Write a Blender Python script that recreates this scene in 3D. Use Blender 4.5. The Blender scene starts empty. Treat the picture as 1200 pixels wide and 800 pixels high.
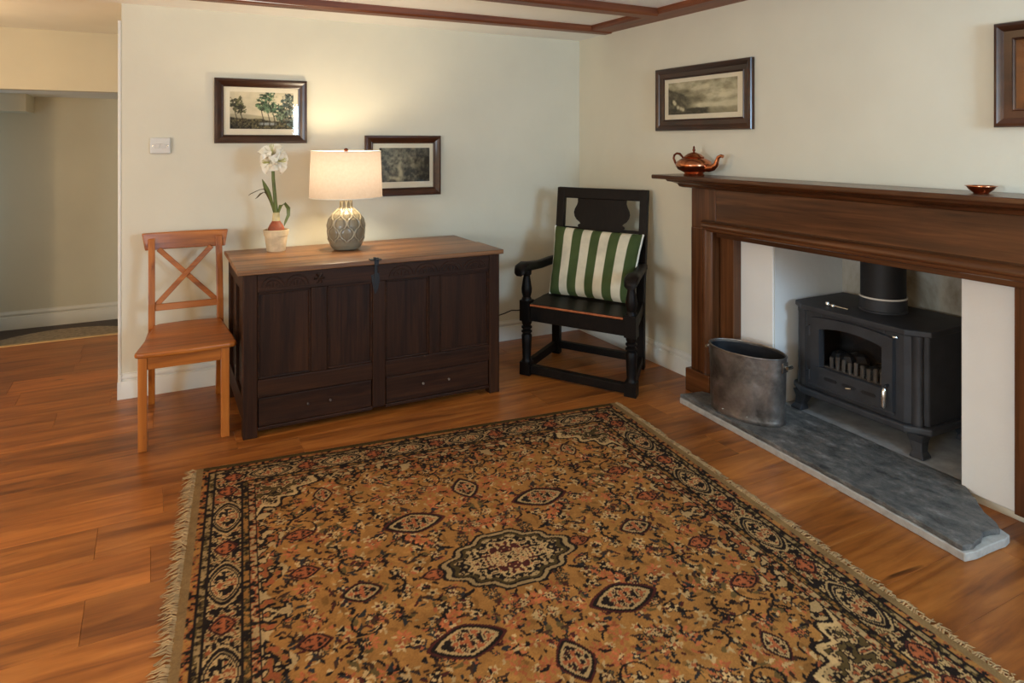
import bpy, bmesh, math, random
import numpy as np
random.seed(7)
rng = np.random.RandomState(11)
PI = math.pi
R = math.radians
C = bpy.context.scene.collection
scene = bpy.context.scene

# ---------------------------------------------------------------- camera
CAM = (-2.8978, -4.3768, 1.43)
YAW = math.atan(423 / 800)
cam = bpy.data.cameras.new('camera')
cam.sensor_width = 36; cam.lens = 24.0; cam.shift_y = -(400 - 166) / 1200
cam.clip_start = 0.05
camo = bpy.data.objects.new('camera', cam); C.objects.link(camo)
camo.location = CAM; camo.rotation_euler = (R(90), 0, -YAW)
scene.camera = camo

# ---------------------------------------------------------------- world, lights, exposure
w = bpy.data.worlds.new('world'); scene.world = w; w.use_nodes = True
w.node_tree.nodes['Background'].inputs[0].default_value = (0.55, 0.7, 1.0, 1)
w.node_tree.nodes['Background'].inputs[1].default_value = 0.6

def area(name, loc, rot, sx, sy, power, col):
    l = bpy.data.lights.new(name, 'AREA'); l.shape = 'RECTANGLE'; l.size = sx; l.size_y = sy
    l.energy = power; l.color = col
    o = bpy.data.objects.new(name, l); C.objects.link(o); o.location = loc; o.rotation_euler = rot
    return o
def point(name, loc, power, col, rad):
    l = bpy.data.lights.new(name, 'POINT'); l.energy = power; l.color = col; l.shadow_soft_size = rad
    o = bpy.data.objects.new(name, l); C.objects.link(o); o.location = loc
    return o
LAMP = (1.0, 0.84, 0.60)
# daylight through the window in the wall behind the camera
area('window_daylight', (-.80, -5.46, 1.60), (R(90), 0, 0), .70, .66, 56, (0.46, 0.72, 1.0))
area('added_side_fill', (-6.55, -4.5, 1.45), (0, R(-90), 0), .9, 1.2, 88, (0.64, 0.83, 1.0))  # added cool fill from the left to brighten the fireplace side
# daylight in the back lobby
area('lobby_daylight', (-4.9, 2.05, 1.0), (0, R(-90), 0), 0.7, 0.7, 2.2, (0.55, 0.78, 1.0))
# warm lamps outside the frame, plus an added warm fill
point('side_lamp', (-4.9, -1.8, 1.35), 40, (1.0, 0.66, 0.33), 0.10)
point('passage_lamp', (-4.15, .55, 1.8), 6.5, (1.0, 0.68, 0.36), 0.08)
point('added_warm_fill', (-3.0, -4.7, 1.2), 20, (1.0, 0.74, 0.46), 0.16)  # added fill behind the camera, set low to lift the ceiling
scene.view_settings.view_transform = 'Standard'
scene.view_settings.look = 'None'
scene.view_settings.gamma = 1
scene.view_settings.use_curve_mapping = False
scene.view_settings.exposure = 0.22

# ---------------------------------------------------------------- helpers
def lin(c):
    out = []
    for v in c[:3]:
        v = v / 255.0
        out.append(v / 12.92 if v <= 0.04045 else ((v + 0.055) / 1.055) ** 2.4)
    return tuple(out) + (1.0,)

class M:
    """collects shapes, built into ONE mesh"""
    def __init__(s): s.v = []; s.f = []
    def add(s, vs, fs):
        b = len(s.v); s.v += [tuple(map(float, p)) for p in vs]
        s.f += [tuple(i + b for i in f) for f in fs]; return s
    def box(s, x0, y0, z0, x1, y1, z1):
        x0, x1 = min(x0, x1), max(x0, x1); y0, y1 = min(y0, y1), max(y0, y1); z0, z1 = min(z0, z1), max(z0, z1)
        return s.add([(x0,y0,z0),(x1,y0,z0),(x1,y1,z0),(x0,y1,z0),(x0,y0,z1),(x1,y0,z1),(x1,y1,z1),(x0,y1,z1)],
                     [(0,3,2,1),(4,5,6,7),(0,1,5,4),(1,2,6,5),(2,3,7,6),(3,0,4,7)])
    def hexa(s, lo, hi):
        """8-corner solid: 4 low corners, 4 high corners"""
        return s.add(list(lo) + list(hi), [(0,3,2,1),(4,5,6,7),(0,1,5,4),(1,2,6,5),(2,3,7,6),(3,0,4,7)])
    def prism(s, poly, fn, t0, t1):
        n = len(poly)
        vs = [fn(a, b, t0) for a, b in poly] + [fn(a, b, t1) for a, b in poly]
        fs = [tuple(range(n - 1, -1, -1)), tuple(range(n, 2 * n))]
        fs += [(i, (i + 1) % n, n + (i + 1) % n, n + i) for i in range(n)]
        return s.add(vs, fs)
    def lathe(s, prof, n=24, c=(0, 0, 0), cap=True, sx=1, sy=1, ang=0):
        vs = []; fs = []
        for r, z in prof:
            for k in range(n):
                a = 2 * PI * k / n
                x = r * math.cos(a) * sx; y = r * math.sin(a) * sy
                vs.append((c[0] + x * math.cos(ang) - y * math.sin(ang), c[1] + x * math.sin(ang) + y * math.cos(ang), c[2] + z))
        for i in range(len(prof) - 1):
            for k in range(n):
                a = i * n + k; b = i * n + (k + 1) % n
                fs.append((a, b, b + n, a + n))
        if cap:
            fs.append(tuple(range(n - 1, -1, -1)))
            o = (len(prof) - 1) * n; fs.append(tuple(range(o, o + n)))
        return s.add(vs, fs)
    def tube(s, pts, rad, n=8, flat=1.0, cap=True):
        pts = [np.array(p, float) for p in pts]
        if not hasattr(rad, '__len__'): rad = [rad] * len(pts)
        vs = []; fs = []; up = None
        for i, p in enumerate(pts):
            t = pts[min(i + 1, len(pts) - 1)] - pts[max(i - 1, 0)]; t = t / (np.linalg.norm(t) + 1e-9)
            if up is None:
                up = np.array((0, 0, 1.)) if abs(t[2]) < .9 else np.array((0, 1., 0))
            a = np.cross(t, up); a /= np.linalg.norm(a) + 1e-9
            b = np.cross(a, t); up = b
            for k in range(n):
                q = 2 * PI * k / n
                vs.append(p + rad[i] * (math.cos(q) * a + flat * math.sin(q) * b))
        for i in range(len(pts) - 1):
            for k in range(n):
                fs.append((i*n+k, i*n+(k+1) % n, (i+1)*n+(k+1) % n, (i+1)*n+k))
        if cap:
            fs.append(tuple(range(n - 1, -1, -1))); o = (len(pts) - 1) * n; fs.append(tuple(range(o, o + n)))
        return s.add(vs, fs)
    def grid(s, fn, nu, nv, closed_u=False):
        b = []
        for j in range(nv + 1):
            for i in range(nu if closed_u else nu + 1):
                b.append(fn(i / nu, j / nv))
        W = nu if closed_u else nu + 1
        fs = []
        for j in range(nv):
            for i in range(nu):
                a = j * W + i; c2 = j * W + (i + 1) % W
                fs.append((a, c2, c2 + W, a + W))
        return s.add(b, fs)
    def map(s, fn): s.v = [fn(*p) for p in s.v]; return s

def obj(name, m, mat, parent=None, smooth=False, bevel=0, seg=2, label=None, fix=True, cols=None, angle=38):
    me = bpy.data.meshes.new(name)
    me.from_pydata(m.v, [], m.f)
    if fix:
        bm = bmesh.new(); bm.from_mesh(me); bmesh.ops.recalc_face_normals(bm, faces=bm.faces); bm.to_mesh(me); bm.free()
    if smooth:
        me.polygons.foreach_set('use_smooth', [True] * len(me.polygons))
        me.set_sharp_from_angle(angle=R(angle))
    if cols is not None:
        at = me.color_attributes.new('Col', 'FLOAT_COLOR', 'POINT')
        a = np.ones((len(m.v), 4), np.float32); a[:, :3] = cols
        at.data.foreach_set('color', a.ravel())
    me.materials.append(mat)
    o = bpy.data.objects.new(name, me); C.objects.link(o)
    if parent is not None: o.parent = parent
    if bevel:
        b = o.modifiers.new('bevel', 'BEVEL'); b.width = bevel; b.segments = seg; b.limit_method = 'ANGLE'; b.angle_limit = R(40)
    if label: o['label'] = label
    return o
def tag(o, label, cat, group=None):
    o['label'] = label; o['category'] = cat
    if group: o['group'] = group
    return o
def thing(name, label, cat, loc=(0, 0, 0), rz=0, group=None):
    o = bpy.data.objects.new(name, None); C.objects.link(o); o.empty_display_size = .1
    o.location = loc; o.rotation_euler = (0, 0, rz)
    return tag(o, label, cat, group)
def struct(name, m, mat, parent=None, **k):
    o = obj(name, m, mat, parent, **k)
    if parent is None: o['kind'] = 'structure'
    return o

# ---------------------------------------------------------------- materials
def mat_base(name, rough=.5, metal=0.0, spec=.5):
    m = bpy.data.materials.new(name); m.use_nodes = True
    nt = m.node_tree; p = nt.nodes['Principled BSDF']
    p.inputs['Roughness'].default_value = rough; p.inputs['Metallic'].default_value = metal
    p.inputs['Specular IOR Level'].default_value = spec
    return m, nt, p
def N(nt, t, **k):
    n = nt.nodes.new(t)
    for a, v in k.items(): setattr(n, a, v)
    return n
def coords(nt, scale, rnd=True):
    tc = N(nt, 'ShaderNodeTexCoord'); mp = N(nt, 'ShaderNodeMapping'); mp.inputs['Scale'].default_value = scale
    nt.links.new(tc.outputs['Object'], mp.inputs['Vector'])
    if rnd:
        oi = N(nt, 'ShaderNodeObjectInfo'); mu = N(nt, 'ShaderNodeMath', operation='MULTIPLY'); mu.inputs[1].default_value = 37.0
        nt.links.new(oi.outputs['Random'], mu.inputs[0]); nt.links.new(mu.outputs[0], mp.inputs['Location'])
    return mp.outputs['Vector']
def noise(nt, vec, scale, detail=5, rough=.55, dist=0):
    n = N(nt, 'ShaderNodeTexNoise'); n.inputs['Scale'].default_value = scale; n.inputs['Detail'].default_value = detail
    n.inputs['Roughness'].default_value = rough; n.inputs['Distortion'].default_value = dist
    nt.links.new(vec, n.inputs['Vector']); return n.outputs['Fac']
def ramp(nt, fac, stops):
    r = N(nt, 'ShaderNodeValToRGB'); e = r.color_ramp.elements
    while len(e) > 1: e.remove(e[-1])
    e[0].position = stops[0][0]; e[0].color = stops[0][1]
    for p, c in stops[1:]:
        q = e.new(p); q.color = c
    nt.links.new(fac, r.inputs['Fac']); return r.outputs['Color']
def mix(nt, fac, a, b, mode='MIX'):
    x = N(nt, 'ShaderNodeMix', data_type='RGBA', blend_type=mode)
    for s, v in ((x.inputs[0], fac), (x.inputs[6], a), (x.inputs[7], b)):
        if isinstance(v, (int, float, tuple)): s.default_value = v
        else: nt.links.new(v, s)
    return x.outputs[2]
def bump(nt, p, h, strength=.3, dist=.002):
    b = N(nt, 'ShaderNodeBump'); b.inputs['Strength'].default_value = strength; b.inputs['Distance'].default_value = dist
    nt.links.new(h, b.inputs['Height']); nt.links.new(b.outputs['Normal'], p.inputs['Normal'])
def plain(name, col, rough=.5, metal=0.0, var=.12, vs=6, bmp=0.0, bscale=60, spec=.5):
    m, nt, p = mat_base(name, rough, metal, spec)
    v = coords(nt, (1, 1, 1)); n = noise(nt, v, vs, 4)
    c = lin(col); lo = tuple(x * (1 - var) for x in c[:3]) + (1,); hi = tuple(min(1, x * (1 + var)) for x in c[:3]) + (1,)
    nt.links.new(ramp(nt, n, [(.3, lo), (.7, hi)]), p.inputs['Base Color'])
    if bmp: bump(nt, p, noise(nt, v, bscale, 3), bmp)
    return m
def wood(name, dark, mid, light, axis='x', rough=.4, fine=55, along=2.2, bmp=.15, blotch=.25, spec=.5, pos=(.3, .5, .72), knots=None):
    m, nt, p = mat_base(name, rough, 0, spec)
    s = {'x': (along, fine, fine), 'y': (fine, along, fine), 'z': (fine, fine, along)}[axis]
    v = coords(nt, s); n = noise(nt, v, 1.0, 6, .6, .6)
    c = ramp(nt, n, [(pos[0], lin(dark)), (pos[1], lin(mid)), (pos[2], lin(light))])
    v2 = coords(nt, tuple(q / 9 for q in s)); n2 = noise(nt, v2, 1.6, 3)
    c2 = mix(nt, blotch, c, ramp(nt, n2, [(.35, lin(dark)), (.65, lin(light))]), 'MIX')
    if knots:
        v3 = coords(nt, tuple(q / 2.0 if q > 5 else q * 3.2 for q in s)); n3 = noise(nt, v3, 1.0, 2, .4, .4)
        c2 = mix(nt, ramp(nt, n3, [(.72, (0, 0, 0, 1)), (.78, (1, 1, 1, 1))]), c2, lin(knots))
    nt.links.new(c2, p.inputs['Base Color'])
    if bmp: bump(nt, p, n, bmp, .001)
    return m
def attr_mat(name, rough=.8, bmp=0, spec=.3, bscale=300):
    m, nt, p = mat_base(name, rough, 0, spec)
    a = N(nt, 'ShaderNodeAttribute'); a.attribute_name = 'Col'
    v = coords(nt, (1, 1, 1), False); n = noise(nt, v, 9, 3)
    nt.links.new(mix(nt, 1.0, a.outputs['Color'], ramp(nt, n, [(.3, (.82, .82, .82, 1)), (.7, (1.1, 1.1, 1.1, 1))]), 'MULTIPLY'), p.inputs['Base Color'])
    if bmp: bump(nt, p, noise(nt, v, bscale, 2), bmp, .003)
    return m

MT = {}
def wall_mat(name, col, b=.25):
    m, nt, p = mat_base(name, .85, 0, .25)
    v = coords(nt, (1, 1, 1), False); n = noise(nt, v, 1.3, 4)
    c = lin(col); lo = tuple(x * .95 for x in c[:3]) + (1,); hi = tuple(min(1, x * 1.03) for x in c[:3]) + (1,)
    nt.links.new(ramp(nt, n, [(.35, lo), (.65, hi)]), p.inputs['Base Color'])
    bump(nt, p, noise(nt, v, 22, 5), b, .004); return m
MT['wall'] = wall_mat('painted_plaster', (222, 215, 193))
MT['ceil'] = wall_mat('ceiling_plaster', (250, 249, 243), .15)
MT['white'] = plain('white_gloss_paint', (228, 224, 212), .35, var=.03)
MT['plaster'] = wall_mat('fireplace_plaster', (232, 230, 224), .5)
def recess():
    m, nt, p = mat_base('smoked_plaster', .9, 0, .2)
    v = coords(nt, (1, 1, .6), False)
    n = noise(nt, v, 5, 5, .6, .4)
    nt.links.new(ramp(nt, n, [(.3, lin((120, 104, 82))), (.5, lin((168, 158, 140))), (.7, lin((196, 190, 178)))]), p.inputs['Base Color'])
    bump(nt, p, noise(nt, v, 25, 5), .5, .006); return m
MT['recess'] = recess()
def floor_mat():
    m, nt, p = mat_base('laminate_oak', .34, 0, .45)
    v = coords(nt, (1.5, 16, 16)); n = noise(nt, v, 1.0, 7, .62, 1.1)
    c = ramp(nt, n, [(.26, lin((104, 56, 22))), (.45, lin((150, 86, 34))), (.6, lin((172, 104, 44))), (.78, lin((190, 122, 58)))])
    vb = coords(nt, (1.0, 4.5, 4)); nb = noise(nt, vb, 1.3, 4, .6, .6)
    c = mix(nt, 1.0, c, ramp(nt, nb, [(.32, (.66, .62, .58, 1)), (.52, (1, 1, 1, 1)), (.7, (1.15, 1.12, 1.05, 1))]), 'MULTIPLY')
    # knots and dark cracks
    v2 = coords(nt, (3.2, 13, 13)); k = noise(nt, v2, 1.1, 2, .4, .5)
    kf = ramp(nt, k, [(.74, (0, 0, 0, 1)), (.80, (.85, .85, .85, 1))])
    c = mix(nt, kf, c, lin((62, 32, 14)))
    oi = N(nt, 'ShaderNodeObjectInfo'); b = ramp(nt, oi.outputs['Random'], [(0, (.80, .78, .76, 1)), (.5, (1, 1, 1, 1)), (1, (1.14, 1.1, 1.04, 1))])
    nt.links.new(mix(nt, 1.0, c, b, 'MULTIPLY'), p.inputs['Base Color'])
    bump(nt, p, n, .12, .001); return m
MT['floor'] = floor_mat()
MT['subfloor'] = plain('dark_underlay', (58, 34, 20), .8)
MT['hallfloor'] = wood('dark_lobby_boards', (40, 26, 18), (58, 38, 26), (74, 50, 34), 'x', .5)
for ax in 'xyz':
    MT['mahog_' + ax] = wood('mahogany_' + ax, (52, 28, 14), (86, 50, 27), (118, 74, 42), ax, .25, 40, 1.8, .05, .35)
    MT['oak_' + ax] = wood('old_oak_' + ax, (20, 9, 4), (44, 22, 9), (66, 37, 17), ax, .5, 60, 3, .2, .3, .2)
    MT['ebon_' + ax] = wood('blackened_oak_' + ax, (8, 6, 4), (17, 12, 9), (28, 20, 14), ax, .45, 60, 3, .2, .3, .16)
    MT['pine_' + ax] = wood('orange_pine_' + ax, (112, 56, 14), (164, 90, 27), (192, 116, 44), ax, .36, 26, 1.6, .05, .2, knots=(70, 26, 8))
    MT['beam_' + ax] = wood('stained_beam_' + ax, (58, 26, 12), (116, 58, 27), (148, 84, 45), ax, .45, 30, 1.5, .3, .3)
MT['lid'] = wood('worn_lid_oak', (50, 28, 13), (124, 80, 44), (182, 128, 80), 'x', .36, 34, 1.2, .3, .45)
MT['edge'] = wood('rubbed_seat_edge', (120, 58, 28), (160, 84, 44), (180, 104, 60), 'x', .4)
MT['frame'] = wood('dark_frame_wood', (30, 15, 9), (54, 28, 16), (84, 48, 28), 'x', .28, 8, 3, .05, .3, .6)
MT['slip'] = plain('black_slip', (22, 16, 12), .4)
MT['gilt'] = plain('rubbed_gilt', (112, 72, 38), .4, .5, .25, 20)
MT['mount'] = plain('aged_mount_card', (226, 214, 186), .9, var=.05)
MT['print'] = attr_mat('engraved_print', .8)
def glass():
    m = bpy.data.materials.new('picture_glass'); m.use_nodes = True; nt = m.node_tree; nt.nodes.clear()
    o = N(nt, 'ShaderNodeOutputMaterial'); mx = N(nt, 'ShaderNodeMixShader'); t = N(nt, 'ShaderNodeBsdfTransparent')
    g = N(nt, 'ShaderNodeBsdfGlossy'); g.inputs['Roughness'].default_value = .03
    f = N(nt, 'ShaderNodeFresnel'); f.inputs['IOR'].default_value = 1.4
    ge = N(nt, 'ShaderNodeNewGeometry'); sb = N(nt, 'ShaderNodeMath', operation='SUBTRACT'); sb.inputs[0].default_value = 1.0
    nt.links.new(ge.outputs['Backfacing'], sb.inputs[1]); mu = N(nt, 'ShaderNodeMath', operation='MULTIPLY')
    nt.links.new(f.outputs[0], mu.inputs[0]); nt.links.new(sb.outputs[0], mu.inputs[1]); nt.links.new(mu.outputs[0], mx.inputs[0]); nt.links.new(t.outputs[0], mx.inputs[1]); nt.links.new(g.outputs[0], mx.inputs[2])
    nt.links.new(mx.outputs[0], o.inputs[0]); return m
MT['glass'] = glass()
MT['iron'] = plain('cast_iron', (56, 57, 60), .55, .25, .2, 12, .25, 90)
MT['ironflat'] = plain('matt_black_steel', (30, 30, 32), .6, .2, .2, 10)
MT['chrome'] = plain('bright_steel', (205, 205, 200), .22, 1.0, .05)
MT['grate'] = plain('ash_grey_firebars', (74, 67, 60), .9, 0, .2, 30)
MT['firebrick'] = plain('sooty_firebrick', (30, 24, 20), .95, 0, .3, 12)
MT['coal'] = plain('coal', (22, 21, 22), .6, 0, .3, 30, .5, 40)
def bucketm():
    m, nt, p = mat_base('worn_dark_metal', .4, .85)
    v = coords(nt, (1, 1, 1)); n = noise(nt, v, 7, 5, .6, .3)
    nt.links.new(ramp(nt, n, [(.3, lin((70, 64, 58))), (.5, lin((128, 122, 116))), (.72, lin((180, 176, 170)))]), p.inputs['Base Color'])
    nt.links.new(ramp(nt, n, [(.3, (.55, .55, .55, 1)), (.7, (.28, .28, .28, 1))]), p.inputs['Roughness'])
    bump(nt, p, noise(nt, v, 14, 2), .35, .01); return m
MT['bucket'] = bucketm()
MT['bucketin'] = plain('sooty_bucket_inside', (34, 36, 40), .6, .5, .3, 10)
MT['copper'] = plain('polished_copper', (190, 122, 86), .22, 1.0, .15, 14, .12, 40)
MT['copperdark'] = plain('tarnished_copper', (120, 62, 42), .3, 1.0, .25, 20)
def slate():
    m, nt, p = mat_base('riven_slate', .55, 0, .5)
    v = coords(nt, (2.2, 1.3, 2.2), False); n = noise(nt, v, 8, 12, .75, .15)
    nt.links.new(ramp(nt, n, [(.34, lin((52, 52, 52))), (.47, lin((86, 86, 83))), (.57, lin((108, 105, 100))), (.70, lin((156, 154, 150)))]), p.inputs['Base Color'])
    bump(nt, p, n, .7, .012); return m
MT['slate'] = slate()
MT['mortar'] = plain('cut_slate_edge', (164, 160, 152), .85, 0, .15, 30, .4, 60)
MT['concrete'] = plain('pale_concrete', (150, 150, 148), .85, 0, .18, 14, .4, 50)
def shade_mat():
    m = bpy.data.materials.new('cream_fabric_shade'); m.use_nodes = True; nt = m.node_tree; nt.nodes.clear()
    o = N(nt, 'ShaderNodeOutputMaterial'); mx = N(nt, 'ShaderNodeMixShader'); mx.inputs[0].default_value = .5
    d = N(nt, 'ShaderNodeBsdfDiffuse'); t = N(nt, 'ShaderNodeBsdfTranslucent')
    v = coords(nt, (1, 1, 1), False); n = noise(nt, v, 60, 2)
    c = ramp(nt, n, [(.3, lin((206, 190, 160))), (.7, lin((214, 199, 170)))])
    nt.links.new(c, d.inputs[0]); t.inputs[0].default_value = lin((122, 110, 104))
    nt.links.new(d.outputs[0], mx.inputs[1]); nt.links.new(t.outputs[0], mx.inputs[2]); nt.links.new(mx.outputs[0], o.inputs[0]); return m
MT['shade'] = shade_mat()
MT['ceramic'] = attr_mat('glazed_ceramic', .28, 0, .6)
MT['pot'] = plain('pale_terracotta', (206, 184, 148), .9, 0, .18, 22, .3, 60)
MT['soil'] = plain('soil', (46, 32, 22), .95, 0, .3, 40, .6, 60)
MT['bulb'] = plain('bulb_skin', (150, 74, 42), .6, 0, .35, 25)
MT['neck'] = plain('bulb_neck', (206, 190, 140), .6, 0, .2, 30)
MT['leaf'] = plain('leaf_green', (92, 104, 44), .45, 0, .3, 20)
MT['leafdark'] = plain('old_leaf', (84, 74, 36), .5, 0, .3, 20)
def petal():
    m, nt, p = mat_base('white_petal', .6, 0, .3)
    v = coords(nt, (1, 1, 1)); n = noise(nt, v, 16, 3)
    nt.links.new(ramp(nt, n, [(.3, lin((236, 230, 206))), (.7, lin((250, 247, 236)))]), p.inputs['Base Color'])
    p.inputs['Subsurface Weight'].default_value = .0
    return m
MT['petal'] = petal()
MT['throat'] = plain('green_throat', (196, 196, 110), .6, 0, .1)
MT['plastic'] = plain('white_plastic', (214, 211, 202), .3, 0, .02)
MT['cord'] = plain('black_flex', (24, 22, 20), .5)
MT['cushion'] = attr_mat('striped_cotton', .95, .15, .1, 400)
MT['piping'] = plain('white_piping', (226, 222, 206), .9, 0, .06)
MT['rug'] = attr_mat('woven_wool', .97, .6, .08, 260)
MT['fringe'] = plain('knotted_fringe', (156, 124, 82), .95, 0, .3, 20)
MT['mat'] = plain('grey_coir', (160, 138, 110), 1.0, 0, .3, 30, .6, 200)
MT['strip'] = plain('brass_threshold', (206, 170, 116), .4, .4, .08)

# ================================================================ SETTING
ZS = 2.20     # soffit strip by the back wall
ZC = 2.242    # ceiling between the beams
X0, Y0 = -6.6, -5.5
XE = -3.045   # free end of the back wall
# floor with its planks
fl_o = struct('floor', M().box(X0, Y0, -.06, .1, 1.5, -.012), MT['subfloor'])
plank_meshes = {}
def plank(x0, x1, y0, y1):
    L = round(x1 - x0, 3); Wd = round(y1 - y0, 3); k = (L, Wd)
    if k not in plank_meshes:
        g = .0004
        m = M().box(g, g, -.012, L - g, Wd - g, 0)
        o = obj('plank', m, MT['floor'], fl_o, bevel=.0007, seg=1); plank_meshes[k] = o
    else:
        o = plank_meshes[k].copy(); C.objects.link(o); o.parent = fl_o
    o.location = (x0, y0, 0)
PW, PL = .225, 1.285
known = {0: -3.071, -2: -3.079, 1: -2.855, 2: -2.27}
rows = []
k = -18
while True:
    yb = -1.645 + k * PW
    if yb > 1.5: break
    yt = yb + PW
    if yt > Y0 + .01:
        j0 = known.get(k, X0 + random.choice([.15, .4, .65, .9, 1.1]) + random.random() * .1)
        while j0 > X0 + .12: j0 -= PL
        xs = []; x = j0 + PL
        xs = [X0]
        while x < 0 - .12:
            xs.append(x); x += PL
        xs.append(0.02 if yb > -1.75 or yt < -2.9 else 0.0)
        for a, b in zip(xs[:-1], xs[1:]):
            a2 = a; b2 = b
            y0c = max(yb, Y0); y1c = min(yt, 1.5)
            if y0c >= -.02:           # beyond the wall line only the passage has a floor
                if b2 < -4.4 or a2 > XE + .1: continue
                a2 = max(a2, -4.4); b2 = min(b2, XE + .1)
                if b2 - a2 < .03: continue
            plank(a2, b2, y0c, y1c)
    k += 1
# walls
wb = M().box(XE, 0, 0, .1, .14, 2.3)
struct('wall_back', wb, MT['wall'], bevel=.006)
struct('wall_back_left', M().box(X0, 0, 0, -4.4, .14, 2.3), MT['wall'])
OY0, OY1 = -2.79, -1.85   # fireplace opening
wr = M().box(0, Y0, -.05, .12, OY0, 2.3).box(0, OY1, -.05, .12, 0, 2.3).box(0, OY0, 1.08, .12, OY1, 2.3)
struct('wall_right', wr, MT['wall'])
struct('wall_left', M().box(X0 - .1, Y0, 0, X0, -5.15, 2.3).box(X0 - .1, -3.85, 0, X0, 0.14, 2.3).box(X0 - .1, -5.15, 0, X0, -3.85, .95).box(X0 - .1, -5.15, 1.95, X0, -3.85, 2.3), MT['wall'])
struct('added_window', M().box(X0 - .08, -5.15, .95, X0 - .03, -5.10, 1.95).box(X0 - .08, -3.90, .95, X0 - .03, -3.85, 1.95).box(X0 - .08, -5.15, .95, X0 - .03, -3.85, 1.0).box(X0 - .08, -5.15, 1.90, X0 - .03, -3.85, 1.95).box(X0 - .08, -4.525, .95, X0 - .03, -4.475, 1.95), MT['white'])  # unseen window added in the left wall to go with the cool side fill
WX0, WX1, WZ0, WZ1 = -1.18, -.42, 1.23, 1.97
wf = M().box(X0, Y0 - .12, 0, WX0, Y0, 2.3).box(WX1, Y0 - .12, 0, .1, Y0, 2.3).box(WX0, Y0 - .12, 0, WX1, Y0, WZ0).box(WX0, Y0 - .12, WZ1, WX1, Y0, 2.3)
struct('wall_front', wf, MT['wall'])
win = struct('window_1', M().box(WX0, Y0 - .1, WZ0, WX0 + .05, Y0 - .04, WZ1).box(WX1 - .05, Y0 - .1, WZ0, WX1, Y0 - .04, WZ1)
             .box(WX0, Y0 - .1, WZ0, WX1, Y0 - .04, WZ0 + .05).box(WX0, Y0 - .1, WZ1 - .05, WX1, Y0 - .04, WZ1).box(-.825, Y0 - .1, WZ0, -.775, Y0 - .04, WZ1), MT['white'])
# chimney recess
struct('wall_recess_left', M().box(.12, OY1, -.05, .62, OY1 + .08, 1.5).box(.0005, OY1 - .0005, .045, .12, OY1, 1.08), MT['plaster'])
struct('wall_recess_right', M().box(.12, OY0 - .08, -.05, .62, OY0, 1.5), MT['plaster'])
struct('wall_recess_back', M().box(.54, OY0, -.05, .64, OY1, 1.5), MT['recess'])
struct('ceiling_recess', M().box(.12, OY0, 1.4, .64, OY1, 1.48), MT['ironflat'])
# plaster cheeks beside the opening
struct('wall_cheek_left', M().box(-.012, -1.58, .052, 0, OY1, 1.0), MT['plaster'], bevel=.008, seg=3)
struct('wall_cheek_right', M().box(-.012, OY0, .03, 0, -3.06, 1.0), MT['plaster'], bevel=.008, seg=3)
# passage
struct('wall_passage_right', M().box(XE + .03, .14, 0, XE + .13, 1.5, 2.3), MT['wall'])
struct('wall_passage_left', M().box(-4.5, .14, 0, -4.4, 1.5, 2.3), MT['wall'])
struct('wall_doorway', M().box(-3.9, 1.5, 1.80, XE + .13, 1.62, 2.3).box(-5.0, 1.5, -.1, -3.9, 1.62, 2.3), MT['wall'])
struct('wall_lobby', M().box(-5.0, 2.45, -.1, -2.7, 2.55, 2.0), MT['wall'])
struct('wall_lobby_right', M().box(XE + .03, 1.62, -.1, XE + .13, 2.45, 2.0), MT['wall'])
struct('wall_lobby_left', M().box(-5.1, 1.5, -.1, -5.0, 2.55, 2.0), MT['wall'])
struct('ceiling_lobby', M().box(-5.1, 1.62, 1.80, -2.7, 2.55, 1.9), MT['ceil'])
struct('wall_bulkhead', M().box(-5.0, 2.02, 1.665, -3.75, 2.45, 1.80), MT['wall'])
struct('floor_lobby', M().box(-5.1, 1.5, -.16, -2.7, 2.5, -.10), MT['hallfloor'])
# ceilings
struct('ceiling', M().box(X0 - .1, Y0 - .1, ZC, .12, -.39, ZC + .06), MT['ceil'])
struct('ceiling_soffit', M().box(X0 - .1, -.40, ZS, .0, 0.0, ZC + .06), MT['ceil'])
struct('ceiling_passage', M().box(-4.6, .0, ZS + .03, XE + .2, 1.55, ZS + .1), MT['ceil'])
# skirting: flat board with a moulded top
SK = [(0, 0), (.018, 0), (.018, .094), (.016, .098), (.008, .100), (.008, .107), (.013, .111), (.014, .119), (.010, .128), (.006, .133), (.006, .140), (0, .140)]
def skirt(name, p0, p1, nrm, z=0, h=1.0):
    d = np.array(p1) - np.array(p0)
    m = M().prism(SK, lambda a, b, t: (p0[0] + d[0] * t + nrm[0] * a, p0[1] + d[1] * t + nrm[1] * a, z + b * h), 0, 1)
    return struct(name, m, MT['white'], smooth=True)
skirt('baseboard_back', (XE, 0), (0, 0), (0, -1))
skirt('baseboard_back_end', (XE, -.0178), (XE, .14), (-1, 0))
skirt('baseboard_right', (0, 0), (0, -1.355), (-1, 0))
skirt('baseboard_right_far', (0, -3.29), (0, Y0), (-1, 0))
skirt('baseboard_lobby', (-5.0, 2.45), (-2.9, 2.45), (0, -1), -.1, 1.05)
# corner bead at the free wall end, threshold strip at the step
struct('trim_1', M().box(XE - .016, -.002, .0, XE, .05, 2.105), MT['white'], bevel=.003)
struct('trim_2', M().box(-3.9, 1.475, -.012, XE + .03, 1.515, .006), MT['strip'], bevel=.004)
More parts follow.
